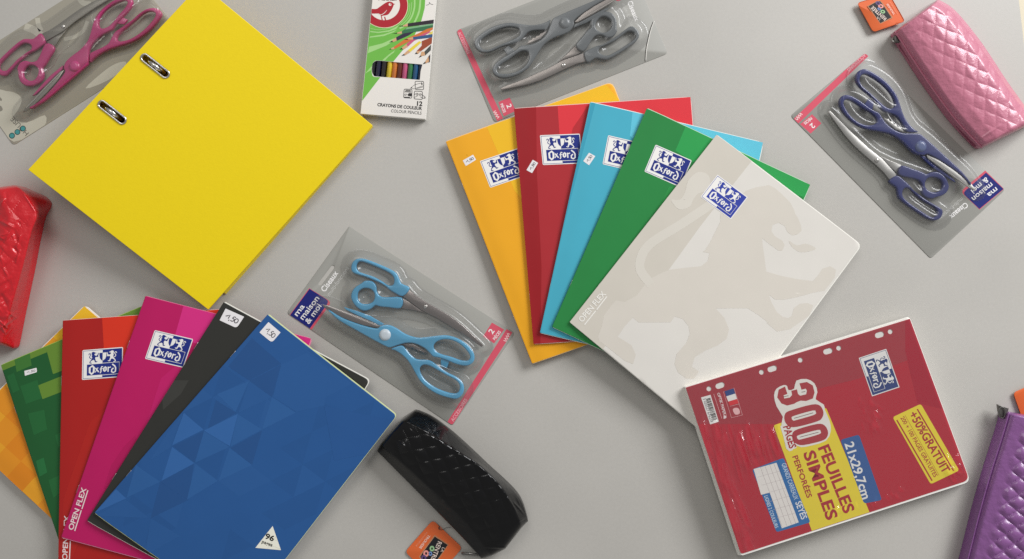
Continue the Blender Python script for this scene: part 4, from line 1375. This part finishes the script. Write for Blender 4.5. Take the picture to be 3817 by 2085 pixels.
# yellow offer panel
yp = decal("offer_panel", [rounded(B3((1258, 602), (1418, 526), (1636, 904), (1474, 982)), 10)], YEL, cov, zp, 0.0002)
decal("offer_rule", [ribbon(B3((1398, 556), (1604, 906)), 5), ribbon(B3((1282, 618), (1482, 962)), 5), ribbon(B3((1328, 590), (1522, 932)), 1)], PR2, yp, zp, 0.0003)
text("+50%GRATUIT", *B3((1350, 586), (1546, 924)), 46 / 1.5209, PR2, yp, zp, 0.0003, bold=0.025)
text("200 + 100 PAGES GRATUITES", *B3((1302, 606), (1494, 944)), 23 / 1.5209, PR2, yp, zp, 0.0003, bold=0.015)
# barcode, flag, small print
bc = decal("barcode_panel", [B3((172, 490), (226, 475), (273, 627), (224, 643))], ink(222, 218, 214), cov, zp, 0.0002)
fb = affine([(0, 0), (1, 0), (1, 1), (0, 1)], B3((172, 490), (226, 475), (273, 627), (224, 643)))
bars = []
v_ = 0.1
while v_ < 0.9:
    w_ = rs.choice((0.012, 0.02, 0.03))
    bars.append(fb((0.42, v_), (0.9, v_), (0.9, v_ + w_), (0.42, v_ + w_)))
    v_ += w_ + rs.choice((0.012, 0.02, 0.028))
decal("barcode", bars, BLACK, bc, zp, 0.0003)
text("3 020527 676239", *fb((0.12, 0.06), (0.12, 0.94)), 10, LINE, bc, zp, 0.0003)
for c_, q_ in (((44, 62, 112), ((305, 455), (356, 438), (366, 468), (315, 484))), ((222, 218, 214), ((315, 484), (366, 468), (376, 498), (326, 513))), ((186, 46, 52), ((326, 513), (376, 498), (386, 522), (336, 537)))):
    decal("flag_stripe", [B3(*q_)], ink(*c_), cov, zp, 0.0003)
SMP = ink(206, 160, 160)
text("OPTIK PAPER", *B3((263, 466), (300, 590)), 15 / 1.5209, ink(224, 205, 204), cov, zp, 0.0003, bold=0.02)
decal("leaf_mark", [B3((300, 590), (314, 594), (316, 606), (300, 612))], ink(224, 205, 204), cov, zp, 0.0003)
fr_ = B3((298, 458), (360, 436), (408, 590), (344, 606))
decal("small_frame", [[fr_, offset_poly(fr_, 1.0)], ribbon(B3((338, 540), (390, 526)), 1.0), ribbon(B3((244, 470), (290, 610)), 1.4), ribbon(B3((284, 480), (318, 600)), 1.0)], SMP, cov, zp, 0.0002)
decal("crest_mark", [smooth(B3((352, 556), (372, 548), (388, 556), (392, 580), (372, 588), (360, 580)), 2)], SMP, cov, zp, 0.0003)
# punched holes show the white sheets beneath
brand_label(cov, zp, *B3((1222, 214), (1298, 432), (1066, 266)), blue=ink(44, 58, 104), lift=0.0003, edge=False)
# clear film, wrinkled towards the edges
WRAP = clear_plastic("shrink_film", 0.11, 0.015, 1.5, 0.15, 60.0, (0.85, 0.82, 0.82, 1))
NX, NY = 400, 310
U, Vv = np.meshgrid(np.linspace(0, 1, NX), np.linspace(0, 1, NY), indexing='ij')
rw = np.random.RandomState(4)
Z = np.zeros_like(U)
X_ = TLp[0] * (1 - U) * (1 - Vv) + TRp[0] * U * (1 - Vv) + BRp[0] * U * Vv + BLp[0] * (1 - U) * Vv
Y_ = TLp[1] * (1 - U) * (1 - Vv) + TRp[1] * U * (1 - Vv) + BRp[1] * U * Vv + BLp[1] * (1 - U) * Vv


def streak(p, q, w, amp):
    """one fold of the film from p to q (photo pixels)"""
    global Z
    dx, dy = q[0] - p[0], q[1] - p[1]
    L = math.hypot(dx, dy)
    s_ = ((X_ - p[0]) * dx + (Y_ - p[1]) * dy) / L
    d_ = ((X_ - p[0]) * dy - (Y_ - p[1]) * dx) / L
    env = np.clip(s_ / L, 0, 1) * np.clip(1 - s_ / L, 0, 1) * 4
    Z += 3.2 * amp * env * np.exp(-(d_ / w) ** 2) * ((s_ > 0) & (s_ < L))


for k in range(46):
    x0 = rw.uniform(140, 620)
    y0 = 560 + rw.uniform(0, 140) + (x0 - 140) * 0.1
    L = rw.uniform(110, 330)
    a = math.radians(73 + rw.uniform(-6, 6))
    p, q = B3((x0, y0), (x0 + L * math.cos(a), y0 + L * math.sin(a)))
    streak(p, q, rw.uniform(4.0, 8.0), rw.uniform(0.0004, 0.0009))
for k in range(34):
    f_ = rw.uniform(0, 1)
    x0, y0 = 120 + 260 * f_ + rw.uniform(0, 130), 560 + 780 * f_
    a = math.radians(70 + rw.uniform(-8, 8))
    L = rw.uniform(120, 300)
    p, q = B3((x0, y0), (x0 + L * math.cos(a), y0 + L * math.sin(a)))
    streak(p, q, rw.uniform(4.0, 8.0), rw.uniform(0.0004, 0.0010))
for k in range(26):
    x0, y0 = 1110 + rw.uniform(-40, 60), 480 + rw.uniform(0, 170)
    a = math.radians(66 + rw.uniform(-26, 26))
    p, q = B3((x0, y0), (x0 + 70 * math.cos(a), y0 + 70 * math.sin(a)))
    streak(p, q, 5.0, rw.uniform(0.0002, 0.0005))
for k in range(26):
    x0, y0 = 1560 + rw.uniform(0, 90), 800 + rw.uniform(0, 110)
    a = math.radians(62 + rw.uniform(-20, 20))
    p, q = B3((x0, y0), (x0 + 80 * math.cos(a), y0 + 80 * math.sin(a)))
    streak(p, q, 5.0, rw.uniform(0.0003, 0.0007))
for k in range(18):
    x0, y0 = 900 + rw.uniform(0, 420), 1160 + rw.uniform(-60, 0) - (0)
    y0 -= (x0 - 900) * 0.3
    a = math.radians(62 + rw.uniform(-25, 25))
    p, q = B3((x0, y0), (x0 + 60 * math.cos(a), y0 + 60 * math.sin(a)))
    streak(p, q, 5.0, rw.uniform(0.0003, 0.0006))
V, F = [], []
for i in range(NX):
    for j in range(NY):
        x, y = X_[i, j], Y_[i, j]
        V.append(P(x, y, zp(x, y) + 0.0013 + float(Z[i, j])))
for i in range(NX - 1):
    for j in range(NY - 1):
        a = i * NY + j
        F.append((a, a + 1, a + NY + 1, a + NY))
mesh_obj("shrink_film", V, F, WRAP, t, True)

# ------------------------------------------------------------------ quilted pencil cases
def sstep(a, b, x):
    q = np.clip((x - a) / (b - a), 0, 1)
    return q * q * (3 - 2 * q)


def resample(pts, n):
    d = smooth([tuple(map(float, p)) for p in pts], 12, False)
    d = np.array(d)
    return np.array([d[int(round(i * (len(d) - 1) / (n - 1)))] * 0 + np.array([np.interp(i / (n - 1), np.linspace(0, 1, len(d)), d[:, k]) for k in range(d.shape[1])]) for i in range(n)])


def case_surface(name, root, C, rails, vpos, m, nu=230, nv=110, quilt=None, folds=(), ends=(0.05, 0.05, 0.5), blur=4, noise=0.0, label=None):
    """rails: list of polylines of (x, y, z) running along the case, from its left edge to its right edge"""
    R = [resample(r, nu) for r in rails]
    v = np.linspace(0, 1, nv)
    G = np.zeros((nu, nv, 3))
    for i in range(nu):
        for k in range(3):
            G[i, :, k] = np.interp(v, vpos, [r[i][k] for r in R])
    for _ in range(blur):
        Gp = G.copy()
        G[:, 1:-1] = (Gp[:, :-2] + 2 * Gp[:, 1:-1] + Gp[:, 2:]) / 4
    u = np.linspace(0, 1, nu)
    e0, e1, low = ends
    pf = np.ones(nu)
    pf *= low + (1 - low) * np.sqrt(np.clip(1 - np.clip(1 - u / e0, 0, 1) ** 2, 0, 1))
    pf *= low + (1 - low) * np.sqrt(np.clip(1 - np.clip(1 - (1 - u) / e1, 0, 1) ** 2, 0, 1))
    G[:, :, 2] *= pf[:, None]
    X, Y, Z = G[:, :, 0], G[:, :, 1], G[:, :, 2]
    U, Vv = np.meshgrid(u, v, indexing='ij')
    if quilt:
        a, b, mask, amp = quilt(X, Y, U, Vv)
        a = a + 0.025 * np.sin(2.3 * b + 1.0) + 0.015 * np.sin(5.1 * b)
        b = b + 0.025 * np.sin(1.9 * a + 0.4) + 0.015 * np.sin(4.3 * a + 2.0)
        cell = np.abs(np.sin(np.floor(a) * 12.9898 + np.floor(b) * 78.233) * 43758.5453) % 1.0
        amp = amp * (0.85 + 0.3 * cell)
        pil = (np.abs(np.sin(np.pi * a)) * np.abs(np.sin(np.pi * b))) ** 0.55
        Z = Z + amp * pil * mask - 0.0012 * mask
        st = np.exp(-(np.sin(np.pi * a) / 0.16) ** 2) * np.sin(b * 44) + np.exp(-(np.sin(np.pi * b) / 0.16) ** 2) * np.sin(a * 44)
        Z = Z + 0.16 * amp * st * mask
    for (x0, y0, x1, y1, w, amp) in folds:
        dx, dy = x1 - x0, y1 - y0
        L = math.hypot(dx, dy)
        s_ = ((X - x0) * dx + (Y - y0) * dy) / L
        d_ = ((X - x0) * dy - (Y - y0) * dx) / L
        env = np.clip(s_ / L, 0, 1) * np.clip(1 - s_ / L, 0, 1) * 4
        Z = Z + amp * env * np.exp(-(d_ / w) ** 2) * sstep(0, 0.08, Vv) * sstep(0, 0.08, 1 - Vv)
    Z = np.maximum(Z, 0.0008)
    V, F = [], []
    for i in range(nu):
        for j in range(nv):
            (x, y), = C((X[i, j], Y[i, j]))
            V.append(P(x, y, float(Z[i, j])))
    for i in range(nu - 1):
        for j in range(nv - 1):
            a = i * nv + j
            F.append((a, a + 1, a + nv + 1, a + nv))
    bd = [i * nv for i in range(nu)] + [(nu - 1) * nv + j for j in range(1, nv)] + [i * nv + nv - 1 for i in range(nu - 2, -1, -1)] + [j for j in range(nv - 2, 0, -1)]
    base = len(V)
    cx, cy = sum(V[k].x for k in bd) / len(bd), sum(V[k].y for k in bd) / len(bd)
    for k in bd:
        V.append(Vector((V[k].x, V[k].y, 0.0004)))
    n = len(bd)
    for k in range(n):
        k2 = (k + 1) % n
        F.append((bd[k2], bd[k], base + k, base + k2))
    o = mesh_obj(name, V, F, m, root, True, label=label)
    bm = bmesh.new()
    bm.from_mesh(o.data)
    bmesh.ops.recalc_face_normals(bm, faces=bm.faces)
    up = sum(f.normal.z for f in bm.faces)
    if up < 0:
        bmesh.ops.reverse_faces(bm, faces=bm.faces)
    bm.to_mesh(o.data)
    bm.free()
    o.data.polygons.foreach_set("use_smooth", [True] * len(o.data.polygons))
    o.data.set_sharp_from_angle(angle=math.radians(62))
    return o


def vinyl(name, c, rough=0.24, coat=0.6, grain=0.12, cr=0.1):
    return mat(name, rgb(*c), rough, 0.5, coat=coat, coat_rough=cr, grain=grain, gscale=450, wave=0.18, wscale=70)


def lerp3(r0, r1, f, z):
    return [(a[0] + (b[0] - a[0]) * f, a[1] + (b[1] - a[1]) * f, z) for a, b in zip(r0, r1)]


GC = "quilted pencil cases"
# --- pink
KL = 1.12
t = thing("pencil_case", "pink quilted pencil case at the top right", "pencil case", A5((1080, 650))[0], GC)
r0 = [(452, 285, .016), (560, 455, .016), (760, 760, .016), (1000, 1085, .016), (1238, 1338, .016)]
r4 = [(842, -6, .016), (1000, 100, .016), (1230, 380, .016), (1480, 755, .016), (1730, 1100, .016)]


def q_pink(X, Y, U, V):
    mask = sstep(0.16, 0.36, V) * (0.25 + 0.75 * sstep(0.03, 0.2, U)) * (1 - 0.75 * sstep(0.86, 1.0, U))
    mask = mask * (1 - 0.6 * sstep(0.93, 1.0, V)) * (0.55 + 0.45 * sstep(0.3, 0.6, V))
    return (X + 0.1 * Y) / 106 + 0.15, (Y - 0.42 * X) / 118, mask, 0.0012


PK = vinyl("pink_vinyl", (206, 124, 147), 0.38, 0.3)
fo = [(600, 330, 700, 240, 14, -.0006), (1180, 1290, 1420, 1120, 10, .0012), (1250, 1330, 1480, 1180, 9, .001), (560, 420, 900, 900, 18, .0008)]
case_surface("case_body", t, A5, [r0, lerp3(r0, r4, .10, .026), lerp3(r0, r4, .3, .031), lerp3(r0, r4, .6, .034), lerp3(r0, r4, .84, .032), lerp3(r0, r4, .95, .025), r4],
             [0, .08, .28, .58, .84, .95, 1], PK, quilt=q_pink, folds=fo, ends=(.05, .05, .55))
zl = smooth([A5((x, y))[0] for x, y in ((508, 395), (620, 560), (760, 765), (1000, 1092), (1190, 1312))], 6, False)
tube("zipper", [P(x - 5, y + 4, 0.0065) for x, y in zl], 0.0022, vinyl("pink_zip_tape", (150, 62, 90), 0.5, 0.1), t, 8)
tube("piping", [P(x, y, 0.0165) for x, y in smooth([A5((q[0], q[1]))[0] for q in r0], 6, False)], 0.0012, PK, t, 8)
c = A5((474, 338))[0]
PULL = mat("grey_zip_metal", (0.2, 0.19, 0.18, 1), 0.45, 0.5, metal=1.0)
zpul = solid("zip_pull", rounded(A5((448, 320), (490, 318), (520, 350), (500, 385), (455, 378)), 5), PULL, t, flat(0.014), 0.005, bevel=3, segs=3)
tube("pull_ring", [P(c[0] - 10 + 9 * math.cos(k * math.pi / 8), c[1] + 8 + 9 * math.sin(k * math.pi / 8), 0.008 + 0.002 * math.sin(k * math.pi / 8)) for k in range(16)], 0.0011, METAL, zpul, 6, True)
tube("zip_end_tab", [P(*A5((450, 300))[0], .012), P(*A5((475, 312))[0], .016), P(*A5((505, 308))[0], .018), P(*A5((522, 328))[0], .016)], 0.0026, PK, t, 8)

# --- purple
KL = 0.8
t = thing("pencil_case", "purple quilted pencil case cut off at the right edge", "pencil case", B7((760, 1100))[0], GC)
r0 = [(640, 280, .02), (585, 470, .02), (500, 740, .02), (410, 1060, .02), (325, 1400, .02), (240, 1720, .02)]
r4 = [(1360, 420, .018), (1290, 640, .018), (1200, 900, .018), (1130, 1200, .018), (1050, 1540, .018), (960, 1860, .018)]


def q_pur(X, Y, U, V):
    mask = sstep(0.12, 0.24, V) * sstep(0.05, 0.2, U)
    return (Y - 0.9 * X) / 135, (Y + 0.66 * X) / 118 + .3, mask, 0.0034


PU = vinyl("purple_vinyl", (122, 76, 129), 0.34, 0.35)
case_surface("case_body", t, B7, [r0, lerp3(r0, r4, .06, .027), lerp3(r0, r4, .25, .033), lerp3(r0, r4, .6, .040), lerp3(r0, r4, .85, .036), r4], [0, .05, .22, .6, .86, 1], PU,
             nu=240, nv=120, quilt=q_pur, ends=(.04, .04, .6))
tube("piping", [P(x, y, 0.0215) for x, y in smooth([B7((q[0], q[1]))[0] for q in r0], 6, False)], 0.0011, PU, t, 8)
zpul = solid("zip_pull", rounded(B7((555, 222), (640, 250), (618, 335), (590, 330), (565, 290)), 4), PULL, t, flat(0.015), 0.004, bevel=2, segs=3)
tube("pull_ring", [P(*B7((585 + 26 * math.cos(k * math.pi / 8), 285 + 44 * math.sin(k * math.pi / 8)))[0], .0165) for k in range(16)], 0.0007, PULL, zpul, 6, True)

# --- red
KL = 0.7
t = thing("pencil_case", "shiny red quilted pencil case cut off at the left edge", "pencil case", B8((40, 700))[0], GC)
r2 = [(112, 100, .036), (195, 176, .040), (274, 322, .041), (238, 440, .042), (208, 560, .042), (172, 700, .042), (118, 890, .041), (62, 1075, .039), (30, 1190, .035), (10, 1300, .03)]
r3 = [(270, 160, .016), (345, 232, .014), (306, 335, .013), (280, 445, .013), (256, 560, .013), (226, 720, .013), (188, 900, .013), (150, 1080, .013), (122, 1220, .013), (99, 1330, .013)]
rm = [(-20, 118, .036), (20, 190, .043), (60, 320, .046), (40, 440, .047), (10, 560, .047), (-20, 700, .047), (-60, 890, .046), (-110, 1075, .043), (-130, 1190, .038), (-140, 1310, .03)]
r00 = [(-420, 170, .012), (-420, 230, .014), (-430, 330, .014), (-440, 440, .014), (-450, 560, .014), (-460, 700, .014), (-480, 900, .014), (-500, 1080, .014), (-510, 1200, .014), (-520, 1320, .012)]
RDV = vinyl("red_vinyl", (174, 10, 24), 0.34, 0.6, 0.08, 0.06)


def q_red(X, Y, U, V):
    mask = sstep(0.06, 0.18, U) * (1 - sstep(0.66, 0.76, V)) * (1 - sstep(.86, .97, U))
    return (Y + 1.0 * X) / 190, (Y - 1.1 * X) / 190, mask, 0.0012


rf_ = np.random.RandomState(21)
fo = [(rf_.uniform(-80, 160), y, rf_.uniform(-80, 160), y + rf_.uniform(40, 150), rf_.uniform(6, 14), rf_.uniform(-.0012, .0016)) for y in rf_.uniform(120, 1250, 70)]
fo += [(150, 120, 285, 330, 9, .0012), (0, 1120, 60, 1180, 7, .0024), (10, 1150, 40, 1220, 6, .0022), (40, 190, 0, 260, 6, .002)]
case_surface("case_body", t, B8, [r00, rm, [(x, y, z + .0008) for x, y, z in r2], r3], [0, .45, .78, 1], RDV, nu=230, nv=130, quilt=q_red, folds=fo, ends=(.05, .04, .5), blur=10)

# --- black
t = thing("pencil_case", "glossy black quilted pencil case beside the blue notebook", "pencil case", B6((800, 780))[0], GC)
r1 = [(128, 468, .014), (250, 592, .016), (400, 742, .016), (640, 985, .016), (850, 1200, .016), (1035, 1402, .014)]
r3 = [(345, 195, .036), (520, 288, .043), (790, 450, .045), (1030, 602, .045), (1240, 830, .044), (1385, 1130, .036)]
r2 = [(225, 330, .036), (360, 425, .041), (560, 590, .043), (820, 800, .043), (1040, 1020, .041), (1240, 1318, .030)]
ra = [(160, 410, .027), (290, 525, .031), (460, 675, .033), (710, 905, .033), (930, 1125, .031), (1120, 1378, .024)]
r4 = [(452, 120, .016), (600, 188, .019), (800, 340, .020), (1080, 600, .020), (1350, 862, .020), (1438, 1078, .018)]
BKV = mat("black_vinyl", (0.003, 0.003, 0.0035, 1), 0.35, 0.06, coat=0.6, coat_rough=0.14, grain=0.12, gscale=450, wave=0.18, wscale=70)


def q_blk(X, Y, U, V):
    mask = sstep(0.05, 0.16, U) * (1 - sstep(0.86, 0.97, U)) * sstep(.1, .3, V) * (1 - 0.6 * sstep(.8, .88, V))
    return (Y + 0.25 * X) / 120 + .2, (Y - 2.3 * X) / 270, mask, 0.0021


rb = np.random.RandomState(8)
fo = [(x, y, x + rb.uniform(-90, 90), y + rb.uniform(-90, 90), rb.uniform(6, 13), rb.uniform(-.0006, .0008)) for x, y in zip(rb.uniform(250, 1300, 60), rb.uniform(260, 1300, 60))]
fo += [(1230, 820, 1345, 1010, 9, .0022), (1300, 900, 1420, 1030, 9, .0024), (1350, 1080, 1430, 1040, 7, .002), (1050, 1300, 1280, 1310, 8, .0014), (1330, 840, 1380, 960, 7, .002), (340, 190, 620, 330, 10, .001), (310, 370, 380, 440, 8, .0016)]
case_surface("case_body", t, B6, [r1, ra, r2, [(x, y, z + .001) for x, y, z in r3], r4], [0, .12, .45, .84, 1], BKV, nu=240, nv=130, quilt=q_blk, folds=fo, ends=(.07, .06, .6), blur=7)
tab = tube("zip_pull", [P(*C6((1548, 1160))[0], .003), P(*C6((1720, 1172))[0], .004), P(*C6((1925, 1192))[0], .006)], 0.0017, PULL, t, 8)
tube("pull_highlight_edge", [P(*C6((1545, 1150))[0], .0049), P(*C6((1915, 1180))[0], .0078)], 0.0005, METAL, tab, 6)

# ------------------------------------------------------------------ orange hang tags
KL = 0.9
OR = ink(214, 98, 46)
TAG_REF = [(935, 452), (1566, 1046), (970, 1728), (340, 1134)]


def hang_tag(label, corners, z, printed=True):
    t = thing("hang_tag", label, "tag", (sum(p[0] for p in corners) / 4, sum(p[1] for p in corners) / 4), "orange tags of the pencil cases")
    M = affine(TAG_REF, corners)
    k = M.scale
    zf = z if callable(z) else flat(z)
    card_ = rounded(corners, 95 * k, 5)
    hole = M(*ell((1090, 622), 24, 24, 14))
    b_ = solid("tag_card", [card_, hole], mat("orange_card", rgb(216, 100, 48), 0.5, 0.4, grain=0.08, tint=0.03, tscale=60), t, zf, 0.0006, bevel=0.8, segs=2)
    if not printed:
        return t
    W = ink(236, 216, 204)
    decal("tag_panel_border", [M((972, 770), (1272, 975), (940, 1470), (700, 1320), (640, 1240), (700, 1140))], ink(182, 128, 92), b_, zf, 0.0001)
    decal("tag_panel", [M((976, 806), (1252, 985), (930, 1440), (720, 1310), (665, 1240), (720, 1150))], ink(34, 33, 36), b_, zf, 0.0002)
    text("TROUSSE", *M((842, 762), (640, 1044)), 50 * k, W, b_, zf, 0.0002, bold=0.01)
    text("MATERNELLE", *M((796, 712), (566, 1006)), 30 * k, ink(224, 150, 120), b_, zf, 0.0002)
    text("RENTRÉE", *M((1046, 900), (868, 1348)), 92 * k, W, b_, zf, 0.0003, bold=0.01)
    text("LA", *M((1140, 1030), (1098, 1122)), 58 * k, W, b_, zf, 0.0003)
    for c_, cen, r_ in (((150, 190, 140), (918, 1062), 52), ((226, 150, 140), (792, 1166), 60), ((110, 140, 190), (882, 1170), 40), ((96, 72, 118), (742, 1262), 56)):
        decal("tag_letter", [[M(*ell(cen, r_, r_ * 1.15)), M(*ell(cen, r_ * .38, r_ * .5))]], ink(*c_), b_, zf, 0.0003 + 0.00003 * (cen[0] % 3))
    return t


hang_tag("orange hang tag lying beside the black pencil case", C6(*TAG_REF), 0.0022)
th = bpy.data.objects[[o.name for o in bpy.data.objects if o.name.startswith("hang_tag")][0]]
tube("tag_thread", [P(*q, z) for q, z in zip(smooth(C6((1068, 590), (1060, 640), (1110, 662), (1180, 640), (1240, 610), (1330, 606)), 4, False), [.0032] * 30)], 0.0003, mat("dark_thread", (0.05, 0.04, 0.04, 1), .6, .3), th, 5)
hang_tag("orange hang tag above the pink pencil case", C7((1440, 592), (556, 892), (112, 82), (992, -190)), lambda x, y: 0.006)
hang_tag("orange hang tag peeking out behind the purple pencil case", B7((1010, 200), (790, 470), (672, 132), (890, 40)), 0.004, printed=False)
